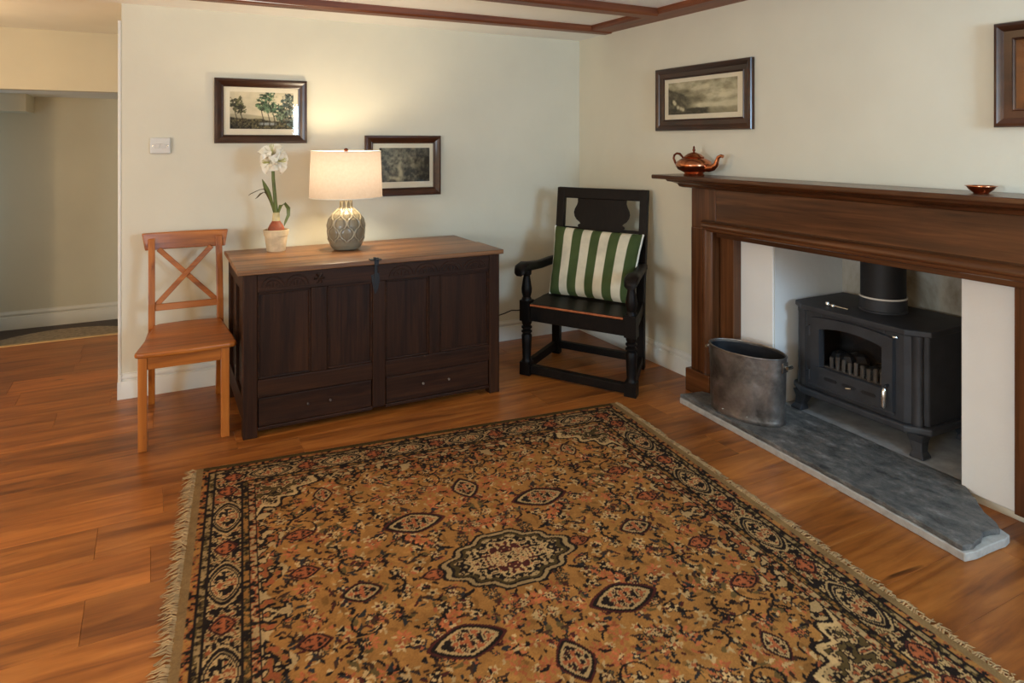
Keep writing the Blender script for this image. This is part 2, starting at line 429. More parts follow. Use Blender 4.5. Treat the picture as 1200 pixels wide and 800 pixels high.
# stained ceiling beams
def beamx(name, y0, y1, z0, z1, xa, xb, mat, skew=0):
    n = 14; m = M()
    for i in range(n + 1):
        t = i / n; x = xa + (xb - xa) * t; dy = skew * (1 - t) + .006 * math.sin(9 * t + y0 * 7); dz = .003 * math.sin(7 * t + 2 + y0 * 3)
        ch = .012
        ring = [(y0 + dy + ch, z0 + dz), (y1 + dy - ch, z0 + dz), (y1 + dy, z0 + ch + dz), (y1 + dy, z1), (y0 + dy, z1), (y0 + dy, z0 + ch + dz)]
        m.v += [(x, a, b) for a, b in ring]
    for i in range(n):
        for k in range(6):
            a = i * 6 + k; b = i * 6 + (k + 1) % 6; m.f.append((a, b, b + 6, a + 6))
    m.f.append((5, 4, 3, 2, 1, 0)); m.f.append(tuple(range(n * 6, n * 6 + 6)))
    return struct(name, m, mat, smooth=True, angle=30)
beamx('trim_3', -.425, -.325, 2.196, 2.26, X0, -.002, MT['beam_x'], .06)
beamx('trim_4', -1.13, -1.02, 2.196, 2.26, X0, -.17, MT['beam_x'], .03)
mb = M(); n = 14
for i in range(n + 1):
    t = i / n; y = 0 + (Y0) * t
    dx = .005 * math.sin(8 * t)
    mb.v += [(-.185 + dx, y, 2.222), (-.172 + dx, y, 2.207), (0, y, 2.207), (0, y, 2.26), (-.185 + dx, y, 2.26)]
for i in range(n):
    for k in range(5):
        a = i * 5 + k; b = i * 5 + (k + 1) % 5; mb.f.append((a, b, b + 5, a + 5))
mb.f.append((4, 3, 2, 1, 0)); mb.f.append(tuple(range(n * 5, n * 5 + 5)))
struct('trim_5', mb, MT['beam_y'], smooth=True, angle=30)

# ================================================================ MANTELPIECE
CY = -2.32
mp = thing('mantelpiece', 'long dark mahogany mantelpiece with projecting shelf around the stove recess', 'mantelpiece', (0, CY, 0))
# local y: left = +, right = -
HW = .945   # outer half width of the pilasters
SHX = -.27
sh = M().box(0, -1.145, 1.212, SHX, 1.145, 1.236)
obj('shelf', sh, MT['mahog_y'], mp, bevel=.006, seg=3)
prof = [(0, 1.212), (-.245, 1.212), (-.235, 1.200), (-.215, 1.196), (-.195, 1.186), (-.188, 1.172), (-.17, 1.166), (0, 1.166)]
def bedmould(prof, half):
    # moulding with mitred returns at both ends; offset grows with projection
    m = M(); base = -.14
    pts = []
    for a, b in prof:
        e = half + max(0, (base - a)) * 1.0
        pts.append((a, b, e))
    n = len(pts)
    m.v = [(a, -e, b) for a, b, e in pts] + [(a, e, b) for a, b, e in pts]
    m.f = [tuple(range(n)), tuple(range(2 * n - 1, n - 1, -1))] + [(i, (i + 1) % n, n + (i + 1) % n, n + i) for i in range(n)]
    return m
obj('cornice_moulding', bedmould(prof, HW), MT['mahog_y'], mp, smooth=True, angle=50)
obj('frieze_board', M().box(0, -HW + .19, .975, -.135, HW - .19, 1.17), MT['mahog_y'], mp, bevel=.002)
for s in (1, -1):
    a, b = sorted((s * HW, s * (HW - .19)))
    obj('frieze_block', M().box(0, a + (0 if s < 0 else .0015), .93, -.137, b - (.0015 if s < 0 else 0), 1.17), MT['mahog_z'], mp, bevel=.002)
    # pilaster
    a, b = sorted((s * HW, s * (HW - .095)))
    obj('pilaster', M().box(0, a, .128, -.14, b, .94), MT['mahog_z'], mp, bevel=.003)
    o1 = M()
    # moulded inner edge: rounded bead beside the pilaster face
    pr = [(-.02, 0), (-.142, 0), (-.150, .012), (-.150, .022), (-.142, .032), (-.125, .040), (-.118, .052), (-.02, .052)]
    o1.prism(pr, lambda p, q, t: (p, s * (HW - .095 - q), t), .128, .935)
    obj('pilaster_moulding', o1, MT['mahog_z'], mp, smooth=True, angle=50)
    a, b = sorted((s * (HW - .155), s * (HW - .255)))
    obj('jamb_board', M().box(-.001, a, .05, -.07, b, .95), MT['mahog_z'], mp, bevel=.003)
    a, b = sorted((s * (HW + .015), s * (HW - .175)))
    obj('plinth', M().box(0, a, 0, -.172, b, .13), MT['mahog_y'], mp, bevel=.006)
# bolection moulding above the opening
pr2 = [(-.05, .992), (-.146, .992), (-.164, .990), (-.182, .983), (-.192, .972), (-.194, .962), (-.188, .953), (-.180, .949), (-.184, .944), (-.180, .936), (-.160, .929), (-.05, .929)]
m = M(); nn = len(pr2); half = HW - .115
ends = [half - (.99 - z) * .9 for x, z in pr2]
m.v = [(x, -e, z) for (x, z), e in zip(pr2, ends)] + [(x, e, z) for (x, z), e in zip(pr2, ends)]
m.f = [tuple(range(nn)), tuple(range(2 * nn - 1, nn - 1, -1))] + [(i, (i + 1) % nn, nn + (i + 1) % nn, nn + i) for i in range(nn)]
obj('bolection_moulding', m, MT['mahog_y'], mp, smooth=True, angle=50)
obj('lintel_board', M().box(-.001, -(HW - .155), .895, -.10, HW - .155, .95), MT['mahog_y'], mp, bevel=.003)

# ================================================================ HEARTH
hs = thing('hearth_slab', 'rough grey slate hearth slab laid in front of the stove', 'hearth', (0, 0, 0))
poly = [(-.338, -1.500), (-.352, -1.70), (-.372, -2.0), (-.392, -2.3), (-.412, -2.6), (-.432, -2.85), (-.452, -3.045), (-.40, -3.056), (-.30, -3.058),
        (-.235, -3.062), (-.192, -3.056), (-.178, -3.02), (-.150, -2.95), (-.06, -2.86), (.028, -2.77), (.04, -2.4), (.055, -2.1), (.06, -1.87), (-.03, -1.80), (-.08, -1.60), (-.18, -1.585), (-.20, -1.53)]
def slabm(poly, z0, z1, inset, jit):
    m = M(); cx = sum(p[0] for p in poly) / len(poly); cy = sum(p[1] for p in poly) / len(poly)
    # subdivide the outline for a riven edge
    out = []
    for i in range(len(poly)):
        a = poly[i]; b = poly[(i + 1) % len(poly)]
        L = math.dist(a, b); n = max(1, int(L / .03))
        for k in range(n):
            t = k / n; out.append((a[0] + (b[0] - a[0]) * t + random.uniform(-jit, jit), a[1] + (b[1] - a[1]) * t + random.uniform(-jit, jit)))
    n = len(out); m.prism(out, lambda a, b, t: (a, b, t), z0, z1)
    return m
random.seed(3)
# pale bed below, slate leaf on top with a broken right-hand corner
obj('slab_bed', slabm(poly, 0.0, .030, 0, .0015), MT['mortar'], hs, bevel=.003, seg=1)
poly2 = [(p[0] + (.006 if p[0] < -.3 else 0), p[1]) for p in poly]
poly2[6:12] = [(-.446, -3.036), (-.40, -3.044), (-.34, -3.036), (-.30, -3.022), (-.26, -3.026), (-.22, -3.040), (-.19, -3.01)]
obj('slate_top', slabm(poly2, .030, .050, 0, .003), MT['slate'], hs, bevel=.004, seg=2)
random.seed(9)
struct('floor_recess', M().box(.03, OY0, -.05, .56, OY1, .046), MT['concrete'])

# ================================================================ STOVE
st = thing('wood_stove', 'black cast iron wood-burning stove standing on the hearth under the flue', 'stove', (.06, -2.255, .05))
# local: x into the recess, y left +, z up from hearth
def octo(xf, xb, hw, ch, fw):
    return [(xf, -fw), (xf + ch, -hw), (xb, -hw), (xb, hw), (xf + ch, hw), (xf, fw)]
# firebox hollow: build the shell instead of a solid front
body = M()
fw, hw, ch = .255, .335, .055
outl = octo(0, .40, hw, ch, fw)
# shell walls (thin hexas) all round except the door opening
def wallseg(m, p, q, z0, z1, t=.02):
    p = np.array(p); q = np.array(q); d = q - p; d /= np.linalg.norm(d); nrm = np.array((-d[1], d[0]))
    c = np.array((.2, 0))
    if np.dot(c - p, nrm) < 0: nrm = -nrm
    a, b, cc, dd = p, q, q + nrm * t, p + nrm * t
    m.hexa([(a[0], a[1], z0), (b[0], b[1], z0), (cc[0], cc[1], z0), (dd[0], dd[1], z0)], [(a[0], a[1], z1), (b[0], b[1], z1), (cc[0], cc[1], z1), (dd[0], dd[1], z1)])
for i in range(5): wallseg(body, outl[i], outl[i + 1], .13, .525)
body.box(0, -.258, .13, .02, -.165, .525).box(0, .165, .13, .02, .258, .525).box(0, -.165, .13, .02, .165, .255).box(0, -.165, .472, .02, .165, .525)
body.prism(octo(.005, .39, .33, .055, .25), lambda a, b, t: (a, b, t), .13, .15)
obj('body', body, MT['iron'], st, bevel=.004)
obj('firebox_lining', M().box(.30, -.28, .15, .32, .28, .52).box(.03, -.30, .15, .30, -.285, .52).box(.03, .285, .15, .30, .30, .52).box(.03, -.28, .505, .30, .28, .52), MT['firebrick'], st)
tp = obj('top_plate', M().prism(octo(-.022, .42, .355, .058, .27), lambda a, b, t: (a, b, t), .525, .552), MT['iron'], st, bevel=.006, seg=3)
# lever on the top plate
obj('lever', M().tube([(.055, .165, .562), (.055, .06, .560)], .004, 8), MT['chrome'], tp, smooth=True)
obj('lever_knob', M().lathe([(.0, 0), (.011, .002), (.013, .012), (.009, .022), (0, .024)], 12, (.055, .175, .552)), MT['chrome'], tp, smooth=True)
obj('lever_knob', M().lathe([(.0, 0), (.009, .002), (.010, .009), (.006, .016), (0, .018)], 12, (.055, .145, .552)), MT['chrome'], tp, smooth=True)
bp = obj('base_plate', M().prism(octo(-.028, .42, .362, .06, .27), lambda a, b, t: (a, b, t), .098, .132), MT['iron'], st, bevel=.010, seg=3)
# curved corner columns on both chamfers
for s in (1, -1):
    p = np.array((0.004, s * fw)); q = np.array((ch, s * hw)); mid = (p + q) / 2
    obj('corner_column', M().lathe([(.033, .132), (.034, .15), (.032, .16), (.032, .50), (.034, .51), (.034, .525)], 20, (mid[0] + .008, mid[1] - s * .006, 0), sx=.75, sy=1.15, ang=s * R(35)), MT['iron'], st, smooth=True)
# legs: flared
for sx_, sy_ in ((0, 1), (0, -1), (1, 1), (1, -1)):
    x = .035 if sx_ == 0 else .36; y = sy_ * .30
    lg = M(); dx = -1 if sx_ == 0 else 1
    lv = [(0, .052, 0.0, .012), (.012, .048, 0.0, .012), (.028, .036, .012, .008), (.065, .046, .004, .0), (.10, .062, .0, 0)]
    rings = []
    for z, hwid, off, fl in lv:
        o = fl * 1.2
        rings.append([(x - hwid * .62 + dx * o, y - hwid * .62 + sy_ * o, z), (x + hwid * .62 + dx * o, y - hwid * .62 + sy_ * o, z), (x + hwid * .62 + dx * o, y + hwid * .62 + sy_ * o, z), (x - hwid * .62 + dx * o, y + hwid * .62 + sy_ * o, z)])
    for r in rings: lg.v += r
    for i in range(len(rings) - 1):
        for k in range(4): lg.f.append((i*4+k, i*4+(k+1) % 4, (i+1)*4+(k+1) % 4, (i+1)*4+k))
    lg.f += [(3, 2, 1, 0), (16, 17, 18, 19)]
    obj('leg', lg, MT['iron'], st, bevel=.004)
# door with arched window
DY0, DY1, DZ0, DZ1 = -.215, .215, .165, .50
GY, GZ0 = .165, .262
def archz(y, top, rise, half): return top - rise * (y / half) ** 2
doorm = M(); ny = 20
def dbox(y0, y1, f0, f1, x0=-.024, x1=-.002):
    ys = [y0 + (y1 - y0) * i / ny for i in range(ny + 1)]
    for a, b in zip(ys[:-1], ys[1:]):
        doorm.hexa([(x0, a, f0(a)), (x1, a, f0(a)), (x1, b, f0(b)), (x0, b, f0(b))], [(x0, a, f1(a)), (x1, a, f1(a)), (x1, b, f1(b)), (x0, b, f1(b))])
gtop = lambda y: archz(y, .470, .022, GY)
dtop = lambda y: archz(y, .514, .016, DY1)
dbox(-GY, GY, gtop, dtop); dbox(DY0, -GY, lambda y: DZ0, dtop); dbox(GY, DY1, lambda y: DZ0, dtop)
doorm.box(-.024, -GY, DZ0, -.002, GY, GZ0)
# raised rim round the glass
doorm.box(-.030, -GY - .016, GZ0 - .012, -.022, GY + .016, GZ0 - .001)
door = obj('door', doorm, MT['iron'], st)
obj('door_edge_trim', M().box(-.030, -.225, .158, -.018, .225, .168), MT['iron'], door, bevel=.003)
gm = M(); ys = [-GY + 2 * GY * i / ny for i in range(ny + 1)]
for a, b in zip(ys[:-1], ys[1:]):
    gm.hexa([(-.010, a, GZ0), (-.007, a, GZ0), (-.007, b, GZ0), (-.010, b, GZ0)], [(-.010, a, gtop(a)), (-.007, a, gtop(a)), (-.007, b, gtop(b)), (-.010, b, gtop(b))])
obj('window_pane', gm, MT['glass'], door)
for y in (.10, 0.0, -.10):
    sl = M(); sl.prism([(y - .038, .213), (y - .030, .206), (y + .030, .206), (y + .038, .213), (y + .030, .222), (y - .030, .222)], lambda a, b, t: (t, a, b), -.0255, -.020)
    obj('air_slot', sl, MT['coal'], door)
obj('air_knob', M().tube([(-.024, -.01, .212), (-.040, -.01, .210)], [.005, .005], 10).tube([(-.038, -.022, .212), (-.040, .004, .208)], [.006, .006], 10), MT['chrome'], door, smooth=True)
hd = obj('door_handle', M().tube([(-.024, -.196, .285), (-.045, -.196, .285), (-.05, -.196, .27)], .006, 8), MT['ironflat'], door, smooth=True)
obj('handle_grip', M().tube([(-.050, -.196, .275), (-.053, -.195, .262), (-.055, -.194, .225), (-.053, -.194, .195), (-.051, -.194, .186)], [.007, .0125, .0115, .0125, .006], 12), MT['chrome'], hd, smooth=True)
obj('latch_pin', M().lathe([(0, 0), (.014, 0), (.012, .006), (0, .008)], 12, (-.012, -.222, .505)), MT['chrome'], st, smooth=True)
for z in (.43, .21):
    obj('hinge', M().tube([(-.014, .226, z - .025), (-.014, .226, z + .025)], .010, 10).box(-.02, .20, z - .012, -.002, .245, z + .012), MT['iron'], st, smooth=True)
# firebars and coal
for i in range(9):
    y = -.135 + i * .033
    zt = .318 + .006 * math.sin(i * 2.1)
    obj('firebar', M().box(.018, y - .009, .215, .034, y + .009, zt), MT['grate'], st, bevel=.006, seg=3)
obj('fire_rail', M().box(.016, -.17, .245, .04, .17, .262), MT['grate'], st, bevel=.003)
random.seed(5)
for i in range(16):
    bm_ = M(); c = (random.uniform(.07, .24), random.uniform(-.2, .2), .27 + random.uniform(-.02, .02))
    r = random.uniform(.03, .05)
    bm_.lathe([(0.001, -r), (r * .8, -r * .6), (r, 0), (r * .7, r * .6), (.001, r * .9)], 7, c, sx=random.uniform(.8, 1.2), sy=random.uniform(.8, 1.3), ang=random.random() * 3)
    obj('coal_lump', bm_, MT['coal'], st)
obj('grate_bed', M().box(.04, -.27, .215, .29, .27, .232), MT['ironflat'], st)
# flue
obj('flue_collar', M().lathe([(.110, .550), (.110, .558), (.106, .562), (.106, .612), (.106, .618)], 32, (.235, 0, 0)), MT['iron'], st, smooth=True)
obj('rope_seal', M().lathe([(.098, .616), (.107, .616), (.107, .623), (.098, .623)], 32, (.235, 0, 0)), MT['white'], st, smooth=True, label='white rope seal ring around the flue')
obj('flue_pipe', M().lathe([(.101, .617), (.101, .80), (.103, .80), (.103, .84), (.101, .84), (.101, 1.34)], 32, (.235, 0, 0)), MT['ironflat'], st, smooth=True)

# ================================================================ COAL BUCKET
bk = thing('coal_bucket', 'oval dark metal coal bucket standing on the slate hearth', 'bucket', (-.222, -1.868, .05), R(-80))
SX, SY = .205, .118
def oval(prof, n=48, cap=True):
    return M().lathe(prof, n, (0, 0, 0), cap, SX, SY)
obj('body', oval([(.97, 0), (.985, .004), (.985, .02), (.975, .024), (.985, .05), (1.0, .2), (1.015, .325), (.995, .325), (.975, .2), (.955, .03), (.3, .02), (.001, .02)]), MT['bucket'], bk, smooth=True)
rim = M(); pts = [(SX * 1.012 * math.cos(2 * PI * k / 48), SY * 1.012 * math.sin(2 * PI * k / 48), .328) for k in range(48)]
rim.v = []; n = 8
for k in range(48):
    a = 2 * PI * k / 48; nx, ny_ = math.cos(a) * SY, math.sin(a) * SX; L = math.hypot(nx, ny_); nx /= L; ny_ /= L
    for q in range(n):
        b = 2 * PI * q / n; rim.v.append((pts[k][0] + nx * .0045 * math.cos(b), pts[k][1] + ny_ * .0045 * math.cos(b), .328 + .0045 * math.sin(b)))
for k in range(48):
    for q in range(n): rim.f.append((k*n+q, k*n+(q+1) % n, ((k+1) % 48)*n+(q+1) % n, ((k+1) % 48)*n+q))
obj('rim', rim, MT['bucket'], bk, smooth=True)
obj('lining', oval([(.90, .028), (.96, .2), (.985, .318), (.975, .318), (.95, .2), (.88, .032), (.001, .032)]), MT['bucketin'], bk, smooth=True)
for s in (-1, 1):
    hl = M().tube([(s * SX * 1.0, 0, .29), (s * (SX + .028), 0, .292)], .008, 10).tube([(s * (SX + .026), -.018, .292), (s * (SX + .03), .018, .292)], .0085, 10)
    obj('handle_lug', hl, MT['chrome'], bk, smooth=True)
    obj('lug_plate', M().box(s * SX * .99, -.022, .262, s * (SX * 1.02 + .004), .022, .31), MT['bucket'], bk, bevel=.002)
for a in (-1.9, -1.2, -.6):
    obj('rivet', M().lathe([(0, 0), (.005, .001), (.004, .003), (0, .004)], 8, (SX * .985 * math.cos(a), SY * 1.0 * math.sin(a) - .001, .03)), MT['bucket'], bk, smooth=True)

# ================================================================ CHEST
cx0, cx1, cyf, cyb = -2.51, -1.135, -.89, -.205
ct = thing('coffer_chest', 'large dark panelled oak chest with worn lid standing against the wall', 'chest', ((cx0 + cx1) / 2, (cyf + cyb) / 2, 0))
OX, OY = (cx0 + cx1) / 2, (cyf + cyb) / 2
def cb(x0, y0, z0, x1, y1, z1): return M().box(x0 - OX, y0 - OY, z0, x1 - OX, y1 - OY, z1)
# lid of two boards
obj('lid_board', cb(-2.535, -.905, .790, -1.115, -.563, .815), MT['lid'], ct, bevel=.004, seg=2)
obj('lid_board', cb(-2.532, -.556, .790, -1.118, -.19, .811), MT['lid'], ct, bevel=.004, seg=2)
# carcase inside
obj('carcase', cb(cx0 + .03, cyf + .03, .03, cx1 - .03, cyb, .785), MT['oak_x'], ct)
st_x = [(cx0, -2.443), (-2.190, -2.110), (-1.876, -1.806), (-1.562, -1.500), (-1.200, cx1)]
for i, (a, b) in enumerate(st_x):
    if i in (0, 4):
        m = cb(a, cyf, .0, b, cyf + .06, .79)
        obj('stile', m, MT['oak_z'], ct, bevel=.005)
    elif i == 2:
        obj('muntin', cb(a, cyf, .045, b, cyf + .03, .70), MT['oak_z'], ct, bevel=.004)
    else:
        obj('muntin', cb(a, cyf + .001, .277, b, cyf + .03, .70), MT['oak_z'], ct, bevel=.004)
obj('top_rail', cb(-2.443, cyf + .0005, .70, -1.200, cyf + .03, .789), MT['oak_x'], ct, bevel=.003)
for a, b in ((-2.443, -1.876), (-1.806, -1.200)):
    obj('middle_rail', cb(a, cyf + .0005, .190, b, cyf + .03, .277), MT['oak_x'], ct, bevel=.004)
    obj('bottom_rail', cb(a, cyf + .004, .030, b, cyf + .03, .048), MT['oak_x'], ct, bevel=.003)
    dw = obj('drawer', cb(a + .004, cyf + .006, .050, b - .004, cyf + .03, .187), MT['oak_x'], ct, bevel=.003)
    for kx in (((-2.205, -2.095) if a < -2 else (-1.597, -1.448))):
        kn = M().tube([(kx - OX, cyf + .006 - OY, .124), (kx - OX, cyf - .004 - OY, .124), (kx - OX, cyf - .008 - OY, .124)], [.004, .007, .004], 10)
        obj('drawer_knob', kn, MT['bucket'], dw, smooth=True)
for (a, b) in zip([s[1] for s in st_x[:-1]], [s[0] for s in st_x[1:]]):
    pn = obj('front_panel', cb(a, cyf + .016, .277, b, cyf + .03, .70), MT['oak_z'], ct)
    fr = M()
    for u0, z0, u1, z1 in ((a, .277, b, .288), (a, .689, b, .70), (a, .277, a + .010, .70), (b - .010, .277, b, .70)):
        fr.add(cb(u0, cyf + .006, z0, u1, cyf + .018, z1).v, M().box(0, 0, 0, 1, 1, 1).f)
    obj('panel_moulding', fr, MT['oak_x'], pn, bevel=.003)
# side panels and frames
for sx_, nm in ((cx0, 1), (cx1, -1)):
    e = sx_ + nm * .03
    m = cb(sx_, cyb - .06, 0, e, cyb, .79); obj('rear_stile', m, MT['oak_z'], ct, bevel=.004)
    obj('side_rail', cb(sx_ + nm * .001, cyf + .06, .70, e, cyb - .06, .789), MT['oak_y'], ct, bevel=.003)
    obj('side_rail', cb(sx_ + nm * .001, cyf + .06, .08, e, cyb - .06, .19), MT['oak_y'], ct, bevel=.003)
    obj('side_rail', cb(sx_ + nm * .001, -.575, .19, e, -.515, .70), MT['oak_z'], ct, bevel=.003)
    for ya, yb_ in ((cyf + .06, -.575), (-.515, cyb - .06)):
        obj('side_panel', cb(sx_ + nm * .016, ya, .19, e, yb_, .70), MT['oak_z'], ct)
# shallow carved band on the top rail
def carve(xa, xb, n):
    m = M(); wv = (xb - xa) / n
    y = cyf - .001 - OY
    for i in range(n):
        c = xa + wv * (i + .5) - OX
        for rr in (.46, .30):
            m.tube([(c + rr * wv * math.cos(t), y, .722 + .055 * rr / .46 * math.sin(t) * .9) for t in np.linspace(0, PI, 13)], .0030, 6)
        m.tube([(c, y, .722), (c, y, .745)], .003, 6)
        m.tube([(c - .1 * wv, y, .722), (c - .16 * wv, y, .738)], .003, 6); m.tube([(c + .1 * wv, y, .722), (c + .16 * wv, y, .738)], .003, 6)
    m.box(xa - OX, y - .001, .712, xb - OX, y + .003, .717)
    return m
obj('carved_band', carve(-2.43, -2.20, 2), MT['oak_x'], ct, smooth=True)
obj('carved_band', carve(-1.79, -1.22, 4), MT['oak_x'], ct, smooth=True)
rs = M()
for k in range(6):
    a = k * PI / 3; rs.tube([(-2.15 - OX, cyf - .001 - OY, .745), (-2.15 - OX + .026 * math.cos(a), cyf - .001 - OY, .745 + .026 * math.sin(a))], [.003, .007], 6)
obj('carved_rosette', rs, MT['oak_x'], ct, smooth=True)
# iron hasp
hp = obj('hasp', M().box(-1.868 - OX, cyf - .006 - OY, .66, -1.852 - OX, cyf - .001 - OY, .80).box(-1.872 - OX, -.905 - OY - .004, .785, -1.848 - OX, -.895 - OY, .826).box(-1.895 - OX, -.92 - OY, .815, -1.835 - OX, -.88 - OY, .821).box(-1.88 - OX, -.925 - OY, .819, -1.868 - OX, -.91 - OY, .832), MT['ironflat'], ct, bevel=.002)
obj('lock_plate', M().prism([(-1.885 - OX, .735), (-1.842 - OX, .745), (-1.838 - OX, .70), (-1.85 - OX, .655), (-1.862 - OX, .635), (-1.872 - OX, .66), (-1.88 - OX, .70)], lambda a, b, t: (a, t, b), cyf - .003 - OY, cyf + .001 - OY), MT['ironflat'], hp)

# ================================================================ PINE CHAIR
pc = thing('pine_chair', 'orange pine dining chair with crossed slats in its back, beside the chest', 'chair', (-2.745, -.50, 0))
PX, PY = -2.745, -.50
def pb(x0, y0, z0, x1, y1, z1): return M().box(x0 - PX, y0 - PY, z0, x1 - PX, y1 - PY, z1)
so = [(-2.967, -.79), (-2.955, -.805), (-2.93, -.812), (-2.74, -.822), (-2.56, -.812), (-2.535, -.803), (-2.527, -.787), (-2.532, -.66), (-2.547, -.40), (-2.556, -.285), (-2.58, -.262), (-2.74, -.245), (-2.86, -.262), (-2.885, -.285), (-2.90, -.40), (-2.93, -.60)]
obj('seat', M().prism([(a - PX, b - PY) for a, b in so], lambda a, b, t: (a, b, t), .432, .456), MT['pine_x'], pc, bevel=.008, seg=3)
for xa, xb in ((-2.952, -2.914), (-2.598, -2.560)):
    obj('front_leg', pb(xa, -.803, 0, xb, -.763, .433), MT['pine_z'], pc, bevel=.003)
def post(xc, dx_top):
    ys = [(-.158, 0), (-.215, .25), (-.245, .43), (-.235, .56), (-.195, .74), (-.150, .90)]
    m = M(); hwx = .0165
    for y, z in ys:
        x = xc + dx_top * max(0, (z - .45)) / .45
        m.v += [(x - hwx - PX, y - .019 - PY, z), (x + hwx - PX, y - .019 - PY, z), (x + hwx - PX, y + .019 - PY, z), (x - hwx - PX, y + .019 - PY, z)]
    for i in range(len(ys) - 1):
        for k in range(4): m.f.append((i*4+k, i*4+(k+1) % 4, (i+1)*4+(k+1) % 4, (i+1)*4+k))
    L = (len(ys) - 1) * 4; m.f += [(3, 2, 1, 0), (L, L+1, L+2, L+3)]
    return m
obj('rear_post', post(-2.895, 0), MT['pine_z'], pc, bevel=.003)
obj('rear_post', post(-2.557, 0), MT['pine_z'], pc, bevel=.003)
obj('apron', pb(-2.914, -.798, .375, -2.598, -.776, .432), MT['pine_x'], pc, bevel=.002)
obj('apron', pb(-2.88, -.262, .385, -2.572, -.242, .432), MT['pine_x'], pc, bevel=.002)
for xa, xb, xc_, xd in ((-2.948, -2.928, -2.906, -2.886), (-2.584, -2.564, -2.566, -2.546)):
    obj('apron', M().hexa([(xa-PX, -.765-PY, .375), (xb-PX, -.765-PY, .375), (xd-PX, -.26-PY, .375), (xc_-PX, -.26-PY, .375)], [(xa-PX, -.765-PY, .432), (xb-PX, -.765-PY, .432), (xd-PX, -.26-PY, .432), (xc_-PX, -.26-PY, .432)]), MT['pine_y'], pc)
# curved top rail with clipped ends
tr = M(); n = 16
for i in range(n + 1):
    t = i / n; x = -2.943 + (.435) * t; q = (2 * t - 1); bow = .022 * (1 - q * q); yb0 = -.163 + bow
    e = min(t, 1 - t) * .435
    zlo = .838 + max(0, .012 - e) * .9; zl = .838
    sh_ = .014 * max(0, 1 - e / .03)
    for (yy, zz) in ((yb0 - .012, zl), (yb0 + .010, zl), (yb0 + .022, .93), (yb0 - .0, .93)):
        xx = x + (( .016 if t < .5 else -.016) * max(0, 1 - e / .03) if zz < .9 else 0)
        tr.v.append((xx - PX, yy - PY, zz))
for i in range(n):
    for k in range(4): tr.f.append((i*4+k, i*4+(k+1) % 4, (i+1)*4+(k+1) % 4, (i+1)*4+k))
tr.f += [(3, 2, 1, 0), (n*4, n*4+1, n*4+2, n*4+3)]
obj('top_rail', tr, MT['pine_x'], pc, bevel=.005, seg=2)
obj('cross_rail', M().hexa([(-2.88-PX, -.252-PY, .522), (-2.573-PX, -.252-PY, .522), (-2.573-PX, -.234-PY, .522), (-2.88-PX, -.234-PY, .522)], [(-2.88-PX, -.244-PY, .556), (-2.573-PX, -.244-PY, .556), (-2.573-PX, -.226-PY, .556), (-2.88-PX, -.226-PY, .556)]), MT['pine_x'], pc, bevel=.003)
def slat(xa, xb, off):
    za, zb = .552, .842; ya, yb_ = -.236, -.166
    d = np.array((xb - xa, zb - za)); d /= np.linalg.norm(d); nx, nz = -d[1] * .0135, d[0] * .0135
    ycv = lambda z: ya + (yb_ - ya) * (z - za) / (zb - za) + off
    m = M(); pts = []
    lo = [(xa + nx, za + nz), (xa - nx, za - nz), (xb - nx, zb - nz), (xb + nx, zb + nz)]
    m.hexa([(a - PX, ycv(b) - .006 - PY, b) for a, b in lo], [(a - PX, ycv(b) + .006 - PY, b) for a, b in lo])
    return m
obj('cross_slat', slat(-2.872, -2.595, 0), MT['pine_x'], pc, bevel=.003)
obj('cross_slat', slat(-2.578, -2.862, .009), MT['pine_x'], pc, bevel=.003)

# ================================================================ OAK ARMCHAIR
U = np.array((math.cos(R(-60)), math.sin(R(-60)))); V = np.array((math.cos(R(39)), math.sin(R(39))))
ac = thing('oak_armchair', 'blackened oak armchair with turned legs and pierced panel back in the room corner', 'chair', (-.70, -1.0, 0))
def cm(u, v, z): return (u * U[0] + v * V[0], u * U[1] + v * V[1], z)
def hb(u0, v0, z0, u1, v1, z1): return M().box(u0, v0, z0, u1, v1, z1).map(cm)
E_ = MT['ebon_z']
# front legs: square blocks with turned lengths
for uc in (-.335, .352):
    m = M(); h = .036
    m.box(uc - h, -.01, 0, uc + h, .062, .078); m.box(uc - h, -.01, .330, uc + h, .062, .455); m.map(cm)
    c = cm(uc, .026, 0)
    m.lathe([(.034, .078), (.030, .084), (.026, .10), (.030, .19), (.033, .235), (.028, .245), (.024, .250), (.033, .258), (.033, .266), (.024, .272), (.024, .276), (.033, .284), (.033, .292), (.024, .300), (.030, .312), (.034, .330)], 20, c)
    obj('front_leg', m, E_, ac, smooth=True)
    m2 = M().lathe([(.032, .455), (.030, .465), (.024, .475), (.031, .50), (.033, .525), (.028, .56), (.021, .60), (.021, .606), (.029, .614), (.031, .64)], 20, c)
    obj('arm_support', m2, E_, ac, smooth=True)
# rear posts: square, raked above the seat
for s in (-1, 1):
    m = M(); path = [(.50, 0), (.50, .42), (.535, .62), (.585, .88), (.622, 1.116)]
    u0, u1 = (s * .333, s * .275) if s < 0 else (.270, .325)
    for v, z in path:
        m.v += [(u0, v - .025, z), (u1, v - .025, z), (u1, v + .025, z), (u0, v + .025, z)]
    for i in range(len(path) - 1):
        for k in range(4): m.f.append((i*4+k, i*4+(k+1) % 4, (i+1)*4+(k+1) % 4, (i+1)*4+k))
    L = (len(path) - 1) * 4; m.f += [(3, 2, 1, 0), (L, L+1, L+2, L+3)]
    m.map(cm); obj('rear_post', m, E_, ac, bevel=.004)
def bv(z): return .54 + (z - .62) * (.082 / .496) - .003
obj('stretcher', hb(-.30, .002, .012, .317, .05, .062), MT['ebon_x'], ac, bevel=.004)
obj('stretcher', hb(-.28, .480, .040, .28, .52, .085), MT['ebon_x'], ac, bevel=.004)
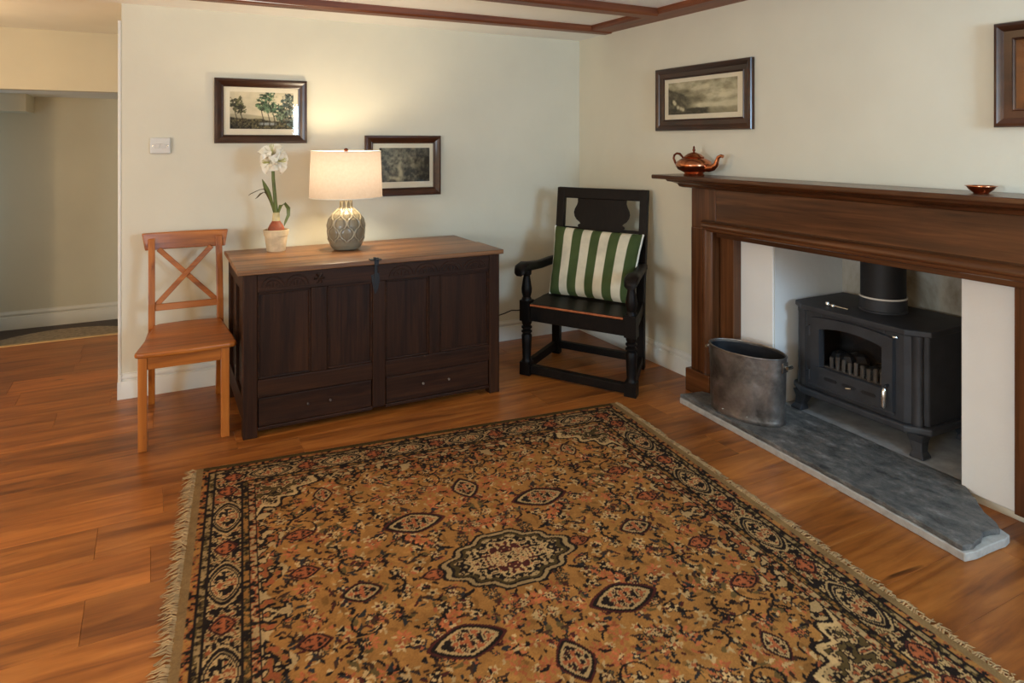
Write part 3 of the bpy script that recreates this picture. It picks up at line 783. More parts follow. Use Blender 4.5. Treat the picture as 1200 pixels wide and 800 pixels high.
for u0, u1, w0, w1 in ((-.36, -.325, -.333, -.295), (.33, .37, .28, .318)):
    m = M().hexa([(u0, .06, .02), (u1, .06, .02), (w1, .48, .03), (w0, .48, .03)], [(u0, .06, .07), (u1, .06, .07), (w1, .48, .08), (w0, .48, .08)]).map(cm)
    obj('stretcher', m, MT['ebon_y'], ac, bevel=.004)
obj('seat_rail', hb(-.30, .0, .335, .317, .04, .425), MT['ebon_x'], ac, bevel=.003)
obj('seat_rail', hb(-.28, .485, .345, .28, .52, .42), MT['ebon_x'], ac, bevel=.003)
for u0, u1, w0, w1 in ((-.36, -.325, -.333, -.295), (.33, .375, .28, .318)):
    m = M().hexa([(u0, .06, .345), (u1, .06, .345), (w1, .48, .345), (w0, .48, .345)], [(u0, .06, .42), (u1, .06, .42), (w1, .48, .42), (w0, .48, .42)]).map(cm)
    obj('seat_rail', m, MT['ebon_y'], ac, bevel=.003)
# seat boards, rubbed front edge
m = M().hexa([(-.297, -.012, .425), (.314, -.012, .425), (.30, .25, .425), (-.31, .25, .425)], [(-.297, -.012, .444), (.314, -.012, .444), (.30, .25, .444), (-.31, .25, .444)]).map(cm)
obj('seat_board', m, MT['ebon_x'], ac, bevel=.004)
m = M().hexa([(-.31, .252, .425), (.30, .252, .425), (.27, .50, .425), (-.275, .50, .425)], [(-.31, .252, .443), (.30, .252, .443), (.27, .50, .443), (-.275, .50, .443)]).map(cm)
obj('seat_board', m, MT['ebon_x'], ac, bevel=.004)
obj('worn_edge', hb(-.295, -.0165, .430, .312, -.010, .4415), MT['edge'], ac, bevel=.002, label='rubbed reddish front edge of the seat')
# arms: rise to a scroll at the front
for s, u0, u1 in ((-1, -.352, -.305), (1, .365, .30)):
    m = M(); pts = [(.56, .632, .030, .026), (.42, .640, .030, .024), (.25, .640, .030, .024), (.10, .652, .034, .026), (.02, .662, .040, .028), (-.03, .656, .042, .026), (-.055, .640, .036, .022), (-.062, .625, .024, .012)]
    for v, z, hw_, hh in pts:
        t = max(0, min(1, v / .56)); uc = u0 * (1 - t) + u1 * t
        ring = [(-1, -.5), (-.6, -1), (.6, -1), (1, -.5), (1, .5), (.6, 1), (-.6, 1), (-1, .5)]
        m.v += [(uc + a * hw_, v, z + b * hh) for a, b in ring]
    for i in range(len(pts) - 1):
        for k in range(8): m.f.append((i*8+k, i*8+(k+1) % 8, (i+1)*8+(k+1) % 8, (i+1)*8+k))
    L = (len(pts) - 1) * 8; m.f += [tuple(range(7, -1, -1)), tuple(range(L, L + 8))]
    m.map(cm); obj('arm', m, MT['ebon_y'], ac, smooth=True, angle=50)
def backplate(poly, th=.022, off=0):
    return M().prism(poly, lambda a, b, t: cm(a, bv(b) + off + t, b), -th / 2, th / 2)
obj('top_rail', backplate([(-.333, 1.045), (.325, 1.045), (.325, 1.116), (-.333, 1.116)], .040), MT['ebon_x'], ac, bevel=.005)
half = [(.178, 1.046), (.176, 1.02), (.182, 1.0), (.196, .975), (.202, .95), (.196, .925), (.180, .903), (.158, .888), (.150, .878), (.165, .872), (.17, .86), (.14, .84), (.12, .80), (.15, .72), (.17, .62)]
spl = [(-a, b) for a, b in half] + [(a, b) for a, b in reversed(half)]
sp = M(); n = len(half)
for tt in (-.009, .009):
    for a, b in half: sp.v.append(cm(-a, bv(b) + tt, b)); sp.v.append(cm(a, bv(b) + tt, b))
for i in range(n - 1):
    f0 = [2*i, 2*i+1, 2*i+3, 2*i+2]; sp.f.append(tuple(f0)); sp.f.append(tuple(2*n + q for q in reversed(f0)))
    sp.f.append((2*i, 2*i+2, 2*n+2*i+2, 2*n+2*i)); sp.f.append((2*i+1, 2*n+2*i+1, 2*n+2*i+3, 2*i+3))
sp.f += [(0, 2*n, 2*n+1, 1), (2*n-2, 2*n-1, 4*n-1, 4*n-2)]
obj('back_splat', sp, MT['ebon_z'], ac)
obj('lower_rail', backplate([(-.278, .56), (.272, .56), (.272, .63), (-.278, .63)], .036), MT['ebon_x'], ac, bevel=.004)
obj('lower_rail', backplate([(-.278, .835), (.272, .835), (.272, .853), (-.278, .853)], .012, .004), MT['ebon_x'], ac, bevel=.002)

# ---- cushion
def srgb_l(c): return np.array(lin(c)[:3])
cu = thing('cushion', 'green and cream striped cushion propped on the seat of the oak armchair', 'cushion', (-.70, -1.0, 0))
GRN, CRM = (72, 84, 48), (214, 202, 174)
nu, nv = 72, 48
cen = np.array(cm(.012, .375, .648)); ax = np.array(cm(1, 0.0, 0)) ; ax = ax / np.linalg.norm(ax)
BLp = np.array(cm(-.272, .285, .448)); BRp = np.array(cm(.285, .285, .448)); TLp = np.array(cm(-.308, .49, .862)); TRp = np.array(cm(.318, .49, .845))
def cpos(s, t, side):
    # s across 0..1, t up 0..1
    e = 1 - abs(2*s-1) ** 5; g = 1 - abs(2*t-1) ** 5
    pin = .016
    s2 = s + (.5 - s) * pin * 2 * (1 - abs(2*t-1) ** 2) ; t2 = t + (.5 - t) * pin * 2 * (1 - abs(2*s-1) ** 2)
    b = BLp * (1 - s2) * (1 - t2) + BRp * s2 * (1 - t2) + TLp * (1 - s2) * t2 + TRp * s2 * t2
    th = .068 * (max(0, e) ** .5) * (max(0, g) ** .5) * (1.0 + .25 * (.5 - t))
    nrm = np.cross(BRp - BLp, TLp - BLp); nrm /= np.linalg.norm(nrm)
    crease = .004 * math.sin(s * 23 + t * 6) * (1 - min(1, t * 3)) + .003 * math.sin(t * 31 + s * 4) * max(0, abs(2*s-1) - .5)
    return b + nrm * (th * side + (crease if side > 0 else 0) )
cmsh = M()
vs = []; cols = []
def stripe(s):
    # nine stripes, green at both edges
    edges = [0, .145, .255, .365, .47, .575, .68, .79, .895, 1.0]
    for i in range(9):
        if s < edges[i + 1]: return GRN if i % 2 == 0 else CRM
    return GRN
NU = 180
for side in (1, -1):
    for j in range(nv + 1):
        for i in range(NU + 1):
            vs.append(cpos(i / NU, j / nv, side)); cols.append(srgb_l(stripe((i + .01) / NU)))
fs = []
for k in range(2):
    o = k * (nv + 1) * (NU + 1)
    for j in range(nv):
        for i in range(NU):
            a = o + j * (NU + 1) + i
            fs.append((a, a+1, a+NU+2, a+NU+1) if k == 0 else (a, a+NU+1, a+NU+2, a+1))
cmsh.v = [tuple(p) for p in vs]; cmsh.f = fs
obj('cover', cmsh, MT['cushion'], cu, smooth=True, fix=False, cols=np.array(cols), angle=80)
pip = [cpos(0, t, 1) for t in np.linspace(0, 1, 14)]
obj('piping', M().tube(pip, .007, 8), MT['piping'], cu, smooth=True)
pip = [cpos(1, t, 1) for t in np.linspace(0, 1, 14)]
obj('piping', M().tube(pip, .007, 8), MT['piping'], cu, smooth=True)

# ================================================================ TABLE LAMP
LX, LY, LZ = -1.905, -.455, .815
lp = thing('table_lamp', 'table lamp with leaf-patterned grey ceramic base and lit cream drum shade', 'lamp', (LX, LY, LZ))
bprof = [(.0, 0), (.068, 0), (.076, .004), (.090, .025), (.102, .06), (.1085, .10), (.107, .14), (.098, .175), (.080, .203), (.058, .222), (.040, .234), (.034, .245), (.033, .29)]
zz = np.array([p[1] for p in bprof]); rr_ = np.array([p[0] for p in bprof])
def prof_r(z):
    return float(np.interp(z, zz[1:], rr_[1:]))
# arc-length parametrised relief
na, nz = 180, 110
seg = np.hypot(np.diff(rr_[1:]), np.diff(zz[1:])); sl = np.concatenate([[0], np.cumsum(seg)])
lv = []; lc = []
W_ = 2 * PI / 16
for j in range(nz + 1):
    s_ = sl[-1] * j / nz; r = float(np.interp(s_, sl, rr_[1:])); z = float(np.interp(s_, sl, zz[1:]))
    # smooth the profile a little
    for i in range(na):
        a = 2 * PI * i / na; x = a / W_
        ph = 2 * PI * s_ / .118 + .6
        best = 9
        for q in (math.floor(x) - 1, math.floor(x), math.floor(x) + 1, math.floor(x) + 2):
            cq = math.cos(ph); ln = q + ((-1) ** (q % 2)) * .43 * math.copysign(abs(cq) ** .65, cq)
            best = min(best, abs(x - ln))
        dd = best * W_ * max(r, .03)
        fade = min(1, max(0, (s_ - .05) / .02))
        ridge = math.exp(-(dd / .0038) ** 2) * fade
        groove = math.exp(-((dd - .0085) / .004) ** 2) * fade
        vein = (.5 + .5 * math.cos(x * 2 * PI * 5.0)) * fade * (1 - ridge)
        rr2 = r + .0030 * ridge - .0022 * groove - .0006 * vein
        lv.append((rr2 * math.cos(a), rr2 * math.sin(a), z))
        base = srgb_l((136, 127, 106)); lite = srgb_l((166, 156, 132)); dark = srgb_l((84, 75, 58))
        c = base * (1 - .35 * vein) + dark * .25 * vein
        c = c * (1 - groove * .7) + dark * groove * .7; c = c * (1 - ridge) + lite * ridge
        lc.append(c)
bmsh = M(); bmsh.v = lv
for j in range(nz):
    for i in range(na):
        a = j * na + i; b = j * na + (i + 1) % na; bmsh.f.append((a, b, b + na, a + na))
bmsh.f.append(tuple(range(na - 1, -1, -1)))
obj('base', bmsh, MT['ceramic'], lp, smooth=True, fix=False, cols=np.array(lc), angle=70)
obj('neck_cap', M().lathe([(.033, .288), (.033, .294), (.012, .297), (.012, .305), (.016, .306), (.016, .345), (.010, .35)], 20), MT['copperdark'], lp, smooth=True)
def drum(r0, r1, z0, z1, t=.0015, n=72):
    return M().lathe([(r0, z0), (r1, z1)], n, cap=False)
shd = obj('shade', drum(.206, .196, .298, .560), MT['shade'], lp, smooth=True, fix=False)
for r, z in ((.206, .298), (.196, .560)):
    ring = M(); n = 6
    for k in range(72):
        a = 2 * PI * k / 72
        for q in range(n):
            b = 2 * PI * q / n; ring.v.append(((r + .0022 * math.cos(b)) * math.cos(a), (r + .0022 * math.cos(b)) * math.sin(a), z + .003 * math.sin(b)))
    for k in range(72):
        for q in range(n): ring.f.append((k*n+q, k*n+(q+1) % n, ((k+1) % 72)*n+(q+1) % n, ((k+1) % 72)*n+q))
    obj('shade_rim', ring, MT['piping'], shd, smooth=True)
sp_ = M()
for k in range(3):
    a = 2 * PI * k / 3 + .3; sp_.tube([(0, 0, .552), (.196 * math.cos(a), .196 * math.sin(a), .553)], .0018, 6)
sp_.tube([(0, 0, .33), (.05, 0, .36), (.06, 0, .44), (.045, 0, .52), (0, 0, .552)], .0016, 6); sp_.tube([(0, 0, .33), (-.05, 0, .36), (-.06, 0, .44), (-.045, 0, .52), (0, 0, .552)], .0016, 6)
obj('shade_spider', sp_, MT['chrome'], shd, smooth=True)
obj('finial', M().lathe([(.004, .550), (.006, .556), (.011, .560), (.013, .567), (.010, .575), (.003, .579)], 14), MT['copperdark'], lp, smooth=True)
bl = point('lamp_bulb_light', (0, 0, 0), 12.5, LAMP, .05); bl.location = (LX, LY, LZ + .455)
# flex behind the chest
tag(obj('lamp_flex', M().tube([(-1.30, -.10, .02), (-1.12, -.05, .10), (-.95, -.035, .165), (-.82, -.03, .185), (-.72, -.03, .19), (-.66, -.035, .203), (-.61, -.04, .219), (-.56, -.045, .215), (-.47, -.04, .212), (-.38, -.03, .19), (-.30, -.02, .15)], .004, 8), MT['cord'], None, smooth=True), 'thin black flex running along the wall between chest and armchair', 'cord')

# ================================================================ AMARYLLIS
AX, AY, AZ = -2.27, -.325, .8115
am = thing('potted_amaryllis', 'white amaryllis in a pale clay pot on the chest lid', 'plant', (AX, AY, AZ))
obj('pot', M().lathe([(.0, 0), (.049, 0), (.051, .003), (.063, .088), (.067, .089), (.070, .120), (.066, .122), (.062, .119), (.060, .09), (.052, .02), (.0, .02)], 32, cap=False), MT['pot'], am, smooth=True)
obj('soil', M().lathe([(.001, .108), (.03, .110), (.0605, .104), (.0605, .095), (.001, .095)], 24), MT['soil'], am, smooth=True)
bulb_ = obj('bulb', M().lathe([(.001, .085), (.03, .092), (.043, .112), (.045, .128), (.036, .148), (.024, .166), (.018, .18)], 20), MT['bulb'], am, smooth=True)
obj('bulb_neck', M().lathe([(.0225, .166), (.021, .19), (.018, .215), (.012, .218)], 16), MT['neck'], bulb_, smooth=True)
obj('stem', M().tube([(.002, 0, .21), (-.004, .0, .27), (-.010, -.002, .34), (-.016, -.004, .41), (-.018, -.008, .47)], [.0105, .0105, .010, .0095, .009], 12), MT['leaf'], am, smooth=True)
def leaf(pts, wid, mat):
    m = M(); P = [np.array(p) for p in pts]; n = len(P); side = np.array((.80, -.45, .1))
    for i, p in enumerate(P):
        t = P[min(i+1, n-1)] - P[max(i-1, 0)]; t /= np.linalg.norm(t)
        s = side - np.dot(side, t) * t; s /= np.linalg.norm(s); nr = np.cross(s, t)
        w_ = wid[i]
        m.v += [tuple(p - s * w_), tuple(p + nr * w_ * .25), tuple(p + s * w_), tuple(p + nr * (w_ * .25 - .0025))]
    for i in range(n - 1):
        for k in range(4): m.f.append((i*4+k, i*4+(k+1) % 4, (i+1)*4+(k+1) % 4, (i+1)*4+k))
    L = (n-1)*4; m.f += [(3, 2, 1, 0), (L, L+1, L+2, L+3)]
    return m
def curve(p0, p1, p2, n=9):
    return [tuple((1-t)**2*np.array(p0) + 2*t*(1-t)*np.array(p1) + t*t*np.array(p2)) for t in np.linspace(0, 1, n)]
lw = lambda a: [a * q for q in (.7, .85, .95, 1, 1, .95, .85, .6, .08)]
obj('leaf', leaf(curve((-.005, 0, .21), (-.025, 0, .29), (-.076, -.005, .408)), [.010, .0095, .009, .009, .012, .015, .015, .010, .002], MT['leaf']), MT['leaf'], am, smooth=True, angle=60)
obj('leaf', leaf(curve((-.012, .0, .22), (-.028, -.005, .30), (-.052, -.01, .36)), lw(.008), MT['leaf']), MT['leaf'], am, smooth=True, angle=60)
obj('leaf', leaf([(-.015, 0, .235), (-.03, 0, .28), (-.05, 0, .325), (-.065, 0, .335), (-.085, 0, .325), (-.10, 0, .308), (-.112, 0, .298)], [.006, .006, .006, .006, .006, .004, .001], MT['leafdark']), MT['leafdark'], am, smooth=True, angle=60)
obj('leaf', leaf([(-.02, 0, .25), (-.04, 0, .31), (-.062, 0, .352), (-.085, 0, .350), (-.11, 0, .340), (-.135, 0, .328), (-.148, 0, .318)], [.006, .006, .005, .004, .004, .003, .001], MT['leafdark']), MT['leafdark'], am, smooth=True, angle=60)
obj('leaf', leaf([(.008, 0, .20), (.022, -.01, .255), (.045, -.012, .268), (.064, -.015, .240), (.064, -.018, .20), (.048, -.02, .165), (.04, -.02, .14)], [.005, .010, .012, .012, .010, .007, .002], MT['leaf']), MT['leaf'], am, smooth=True, angle=60)
def bloom(center, direc, size, roll):
    d = np.array(direc, float); d /= np.linalg.norm(d)
    up = np.array((0, 0, 1.)); a = np.cross(d, up); a /= np.linalg.norm(a) + 1e-9; b = np.cross(a, d)
    ctr = np.array(center)
    fl = obj('flower', M().lathe([(.001, -.035), (.007, -.03), (.011, -.01), (.016, .005), (.001, .004)], 12), MT['throat'], am, smooth=True)
    # place by mapping mesh verts
    me = fl.data
    for v in me.vertices:
        x, y, z = v.co; p = ctr + a * x + b * y + d * z; v.co = tuple(p)
    for k in range(6):
        th = roll + k * PI / 3; inner = k % 2
        e = a * math.cos(th) + b * math.sin(th); tq = np.cross(d, e)
        m = M()
        nu_, nv_ = 8, 10
        L = size * (1.0 if not inner else .92); Wd = size * (.40 if not inner else .34)
        ph = random.random() * 6
        for side in (0, 1):
            for j in range(nv_ + 1):
                t = j / nv_
                ang = .55 + 1.15 * t ** 1.3       # opens outward
                # integrate the curve of the midrib
                rad = L * (t * .86 + .05); fwd = L * (.62 * t - .55 * t ** 2.4)
                wv = Wd * (math.sin(PI * (t * .90 + .06)) ** .8) * (1 - .1 * t)
                for i in range(nu_ + 1):
                    q = 2 * i / nu_ - 1
                    ruff = .07 * L * math.sin(q * 4 + ph + 5 * t) * t * abs(q)
                    cup = .16 * L * (abs(q) ** 2) * (1 - t * .6)
                    p = ctr + e * (rad - .05 * L * q * q) + tq * (q * wv) + d * (fwd + cup + ruff - side * .0016)
                    m.v.append(tuple(p))
            o = side * (nu_ + 1) * (nv_ + 1)
            for j in range(nv_):
                for i in range(nu_):
                    c0 = o + j * (nu_ + 1) + i
                    m.f.append((c0, c0+1, c0+nu_+2, c0+nu_+1) if side == 0 else (c0, c0+nu_+1, c0+nu_+2, c0+1))
        obj('petal', m, MT['petal'], fl, smooth=True, fix=False, angle=180)
    sm = M()
    for k in range(6):
        th = k * PI / 3 + .4; e = a * math.cos(th) + b * math.sin(th)
        sm.tube([ctr, ctr + d * size * .35 + e * size * .06, ctr + d * size * .62 + e * size * .12 + np.array((0, 0, .006))], [.0012, .0012, .0022], 6)
    obj('stamens', sm, MT['throat'], fl, smooth=True)
random.seed(21)
top = np.array((-.018, -.008, .475))
bloom(top + np.array((.020, -.03, .035)), (.62, -.75, .02), .088, .3)
bloom(top + np.array((-.022, -.022, .028)), (-.75, -.55, .0), .078, .8)
bloom(top + np.array((-.004, .0, .075)), (-.15, -.55, .75), .088, .1)
obj('flower_stalks', M().tube([top, top + np.array((.020, -.03, .035)) - np.array((.62, -.75, .02)) * .03], .005, 8).tube([top, top + np.array((-.022, -.022, .028)) - np.array((-.75, -.55, 0)) * .03], .005, 8).tube([top, top + np.array((-.004, 0, .075)) - np.array((-.15, -.45, .85)) * .03], .005, 8), MT['leaf'], am, smooth=True)

# ================================================================ NOISE + PRINTS
def vnoise(x, y, seed):
    r = np.random.RandomState(seed); T = r.rand(256, 256)
    xi = np.floor(x).astype(int); yi = np.floor(y).astype(int); fx = x - xi; fy = y - yi
    fx = fx * fx * (3 - 2 * fx); fy = fy * fy * (3 - 2 * fy)
    g = lambda a, b: T[a % 256, b % 256]
    return (g(xi, yi) * (1-fx) + g(xi+1, yi) * fx) * (1-fy) + (g(xi, yi+1) * (1-fx) + g(xi+1, yi+1) * fx) * fy
def fbm(x, y, seed, o=5):
    s = 0; a = .5; t = 0
    for k in range(o):
        s = s + a * vnoise(x, y, seed + k); t += a; a *= .55; x = x * 2.03 + 3.1; y = y * 2.03 + 1.7
    return s / t
def paint_trees():
    nx, ny = 200, 120
    x, y = np.meshgrid(np.linspace(0, 1.7, nx), np.linspace(0, 1, ny))   # y up
    col = np.zeros((ny, nx, 3)); col[:] = srgb_l((208, 194, 160))
    col *= (.85 + .35 * fbm(x * 3, y * 6, 1))[..., None]
    def blend(mask, c):
        nonlocal col
        col = col * (1 - mask[..., None]) + np.array(c) * mask[..., None]
    S = lambda v, a, b: np.clip((v - a) / (b - a), 0, 1)
    n = fbm(x * 22, y * 22, 9, 3)[..., None]; tex = .15 + 2.2 * np.clip(n - .25, 0, 1) ** 1.5 * 2
    blend(S(.38 + .04 * np.sin(x * 3 + 1) - y, 0, .03) * .7, srgb_l((150, 142, 112)))
    gr = .25 + .12 * fbm(x * 4, y * 0 + 2, 4) - .05 * np.clip(x - .5, 0, 1)
    blend(S(gr - y, 0, .04), srgb_l((92, 84, 56)) * tex)
    blend(S(.05 - np.abs(y - .14), 0, .04) * S(.25 - np.abs(x - 1.0), 0, .1) * .8, srgb_l((168, 172, 168)))
    def tree(cx, cy, rx, ry, c, sd):
        d = ((x - cx) / rx) ** 2 + ((y - cy) / ry) ** 2 + (fbm(x * 7, y * 9, sd, 4) - .5) * 3.4
        g = fbm(x * 16, y * 20, sd + 9, 3)
        trunk = (np.abs(x - cx - .03 * np.sin(y * 9)) < .013 + .02 * np.clip(.3 - y, 0, 1)) & (y < cy + .1) & (y > .10)
        blend(trunk * .9, srgb_l((58, 48, 34)))
        blend(S(1 - d, 0, .25) * S(g, .30, .42), c * tex)
    tree(.16, .62, .20, .22, srgb_l((96, 94, 62)), 3); tree(.30, .52, .14, .14, srgb_l((90, 88, 58)), 5)
    tree(1.02, .72, .26, .26, srgb_l((88, 112, 80)), 7); tree(.86, .60, .18, .14, srgb_l((92, 114, 80)), 11); tree(1.16, .55, .22, .20, srgb_l((80, 104, 76)), 13)
    tree(1.48, .62, .16, .40, srgb_l((84, 96, 88)), 17); tree(1.62, .55, .14, .46, srgb_l((96, 106, 92)), 19); tree(1.36, .40, .14, .22, srgb_l((100, 112, 86)), 23)
    blend(S(.20 - y, 0, .12) * S(.7 - x, 0, .4) * .8, srgb_l((44, 40, 28)) * tex)
    return col
def paint_glen():
    nx, ny = 180, 120
    x, y = np.meshgrid(np.linspace(0, 1.5, nx), np.linspace(0, 1, ny))
    n = fbm(x * 16, y * 13, 31, 4); n2 = fbm(x * 4 + y * 2, y * 4, 41); n3 = fbm(x * 5 - y * 4, y * 6 + x * 3, 45, 4)
    dark = srgb_l((48, 45, 35)); lite = srgb_l((176, 166, 132))
    t = np.clip((n2 - .40) * 1.5, 0, 1) * .35 + (n - .5) * .7 + np.clip(n3 - .52, 0, 1) * 1.2
    px = .60 + .16 * (y - .3) + .05 * np.sin(y * 9)
    fall = np.exp(-((x - px) / (.035 + .05 * (1 - y))) ** 2) * np.clip((.66 - y) * 6, 0, 1) * np.clip((y - .10) * 10, 0, 1)
    pool = np.exp(-((y - .12 - .03 * np.sin(x * 8)) / .05) ** 2) * np.exp(-((x - .50) / .25) ** 2)
    glow = np.exp(-((x - .45) / .35) ** 2 - ((y - .62) / .28) ** 2)
    t = t + fall * .9 + pool * .9 + glow * .45 * (.2 + 1.6 * n)
    t = np.clip(t * np.clip(1.2 - np.clip(x - .75, 0, 1) * 1.1, .25, 1), 0, 1)
    return dark + (lite - dark) * t[..., None]
def paint_lake():
    nx, ny = 180, 100
    x, y = np.meshgrid(np.linspace(0, 1.8, nx), np.linspace(0, 1, ny))
    dark = srgb_l((58, 52, 36)); mid = srgb_l((150, 140, 108)); lite = srgb_l((206, 196, 160))
    S = lambda v, a, b: np.clip((v - a) / (b - a), 0, 1)
    t = .55 + .5 * (fbm(x * 3 + y, y * 5 - x, 51) - .45) * 2
    ridge = .78 - .42 * x + .08 * fbm(x * 8, y * 0, 52)
    m1 = S(ridge - y, 0, .06); t = t * (1 - m1) + m1 * (.05 + .35 * fbm(x * 9, y * 9 + x * 6, 53) + .25 * np.clip(x - .2, 0, 1))
    ridge2 = .20 + .30 * np.clip(x - .75, 0, 2) + .06 * fbm(x * 6, y * 0 + 4, 54); m2 = S(ridge2 - y, 0, .10) * (x > .7); t = t * (1 - .5 * m2) + .5 * m2 * .45
    lk = np.exp(-((y - .26) / .08) ** 2) * S(x - .55, 0, .3); t = t + lk * .5
    fg = S(.17 + .05 * fbm(x * 10, y * 0 + 1, 55) - y, 0, .03) * S(1.15 - x, 0, .1); t = t * (1 - fg) + fg * (.05 + .25 * fbm(x * 14, y * 14, 56))
    for cx, cy in ((.16, .40), (.19, .34), (.28, .22), (.36, .18), (.42, .14)):
        t = t + .9 * np.exp(-((x - cx) / .035) ** 2 - ((y - cy) / .05) ** 2)
    t = np.clip((t - .5) * 1.5 + .5, 0, 1)[..., None]
    return np.where(t < .5, dark + (mid - dark) * t * 2, mid + (lite - mid) * (t - .5) * 2)
def paint_dusk():
    nx, ny = 120, 80
    x, y = np.meshgrid(np.linspace(0, 1.6, nx), np.linspace(0, 1, ny))
    n = fbm(x * 6, y * 6, 71)
    t = np.clip((n - .35) * 1.6, 0, 1)[..., None]
    return srgb_l((40, 44, 32)) + (srgb_l((120, 118, 84)) - srgb_l((40, 44, 32))) * t
def picture(loc, rz, Wd, Hd, label, painter, fwid, mnt, gilt=0):
    t = thing('framed_print', label, 'picture', loc, rz, 'framed prints on the walls')
    # frame profile swept round the rectangle (a = inset from outer edge, b = out of wall)
    pr = [(0, 0), (0, .020), (.004, .027), (.014, .030), (.024, .026), (.034, .018), (fwid - .010, .014), (fwid - .006, .017), (fwid, .014), (fwid, 0)]
    m = M(); n = len(pr)
    for sx_, sz_ in ((-1, -1), (1, -1), (1, 1), (-1, 1)):
        for a, b in pr: m.v.append((sx_ * (Wd / 2 - a), -.004 - b, sz_ * (Hd / 2 - a)))
    for c in range(4):
        for i in range(n):
            j = (i + 1) % n; c2 = (c + 1) % 4
            m.f.append((c*n+i, c*n+j, c2*n+j, c2*n+i))
    obj('frame', m, MT['frame'], t, smooth=True, angle=28)
    iw, ih = Wd / 2 - fwid, Hd / 2 - fwid
    obj('backing', M().box(-iw - .008, -.003, -ih - .008, iw + .008, -.006, ih + .008), MT['slip'], t)
    obj('mount', M().box(-iw, -.006, -ih, iw, -.0085, ih), MT['mount'], t)
    if gilt:
        sl_ = M()
        for sx_, sz_ in ((-1, -1), (1, -1), (1, 1), (-1, 1)):
            for a, b in ((0, .0085), (0, .0115), (gilt, .0095), (gilt, .0085)): sl_.v.append((sx_ * (iw - a), -b, sz_ * (ih - a)))
        for c in range(4):
            for i in range(4): sl_.f.append((c*4+i, c*4+(i+1) % 4, ((c+1) % 4)*4+(i+1) % 4, ((c+1) % 4)*4+i))
        obj('gilt_slip', sl_, MT['gilt'], t)
    col = painter(); ny, nx = col.shape[:2]
    l, r, b, tp_ = mnt
    g = M().grid(lambda u, v: (-iw + l + (2 * iw - l - r) * u, -.0092, -ih + b + (2 * ih - b - tp_) * v), nx - 1, ny - 1)
    obj('print', g, MT['print'], t, fix=True, cols=np.clip(col, .003, 1).reshape(-1, 3))
    obj('glass', M().box(-iw - .002, -.0125, -ih - .002, iw + .002, -.0140, ih + .002), MT['glass'], t)
    return t
picture((-2.304, 0, 1.614), 0, .530, .386, 'dark framed print of green trees, above the amaryllis', paint_trees, .050, (.035, .03, .036, .028))
picture((-1.408, 0, 1.271), 0, .524, .400, 'dark framed engraving of a rocky glen, partly behind the lamp shade', paint_glen, .052, (.045, .025, .040, .030))
picture((0, -1.320, 1.694), R(-90), .795, .392, 'dark framed pale sepia landscape of misty hills, above the copper teapot', paint_lake, .070, (.035, .045, .030, .024))
picture((0, -3.320, 1.684), R(-90), .805, .398, 'dark framed picture above the small copper bowl end of the mantel', paint_dusk, .070, (.03, .03, .03, .03), .03)

# ================================================================ SWITCH
sw = thing('light_switch', 'white double light switch on the wall above the pine chair', 'switch', (-2.852, 0, 1.4075))
obj('plate', M().box(-.053, 0, -.0465, .053, -.022, .0465), MT['plastic'], sw, bevel=.008, seg=3)
for x in (-.016, .016):
    obj('rocker', M().hexa([(x - .013, -.021, -.013), (x + .013, -.021, -.013), (x + .013, -.021, .013), (x - .013, -.021, .013)], [(x - .013, -.0245, -.013), (x + .013, -.0245, -.013), (x + .013, -.0285, .013), (x - .013, -.0285, .013)]), MT['plastic'], sw, bevel=.0015)
for x in (-.038, .038):
    obj('screw', M().lathe([(.0, 0), (.004, 0), (.003, .002), (.0, .002)], 10).map(lambda a, b, c: (a + x, -.022 - c, b)), MT['chrome'], sw, smooth=True)

# ================================================================ TEAPOT, BOWL
tp = thing('copper_teapot', 'copper teapot with curved spout on the left end of the mantel shelf', 'teapot', (-.135, -1.392, 1.236), R(-83))
obj('body', M().lathe([(.001, 0), (.058, 0), (.060, .006), (.052, .013), (.060, .020), (.090, .034), (.103, .052), (.104, .064), (.096, .080), (.074, .094), (.060, .100), (.052, .104)], 40), MT['copper'], tp, smooth=True)
ld = obj('lid', M().lathe([(.056, .102), (.060, .106), (.052, .112), (.036, .124), (.018, .131), (.009, .134)], 32), MT['copper'], tp, smooth=True)
obj('finial', M().lathe([(.006, .132), (.005, .138), (.009, .143), (.009, .149), (.004, .155), (.007, .159), (.002, .170)], 12), MT['copperdark'], ld, smooth=True)
obj('spout', M().tube([(.080, 0, .050), (.108, 0, .046), (.135, 0, .050), (.156, 0, .066), (.163, 0, .088), (.172, 0, .108), (.190, 0, .116), (.202, 0, .112)], [.026, .023, .019, .015, .012, .0105, .009, .010], 14), MT['copper'], tp, smooth=True)
obj('handle', M().tube([(-.088, 0, .044), (-.108, 0, .040), (-.122, 0, .050), (-.140, 0, .072), (-.152, 0, .096), (-.146, 0, .116), (-.126, 0, .126), (-.104, 0, .122), (-.088, 0, .108), (-.074, 0, .094)], [.006, .006, .008, .007, .0065, .0065, .0065, .008, .006, .006], 10), MT['copperdark'], tp, smooth=True)
cbw = thing('copper_bowl', 'small shallow copper bowl standing alone on the mantel shelf', 'bowl', (-.135, -2.93, 1.236))
obj('bowl', M().lathe([(.001, .002), (.024, .0), (.026, .003), (.040, .014), (.048, .026), (.053, .027), (.053, .029), (.046, .0285), (.038, .017), (.022, .007), (.001, .006)], 32, cap=False), MT['copper'], cbw, smooth=True)

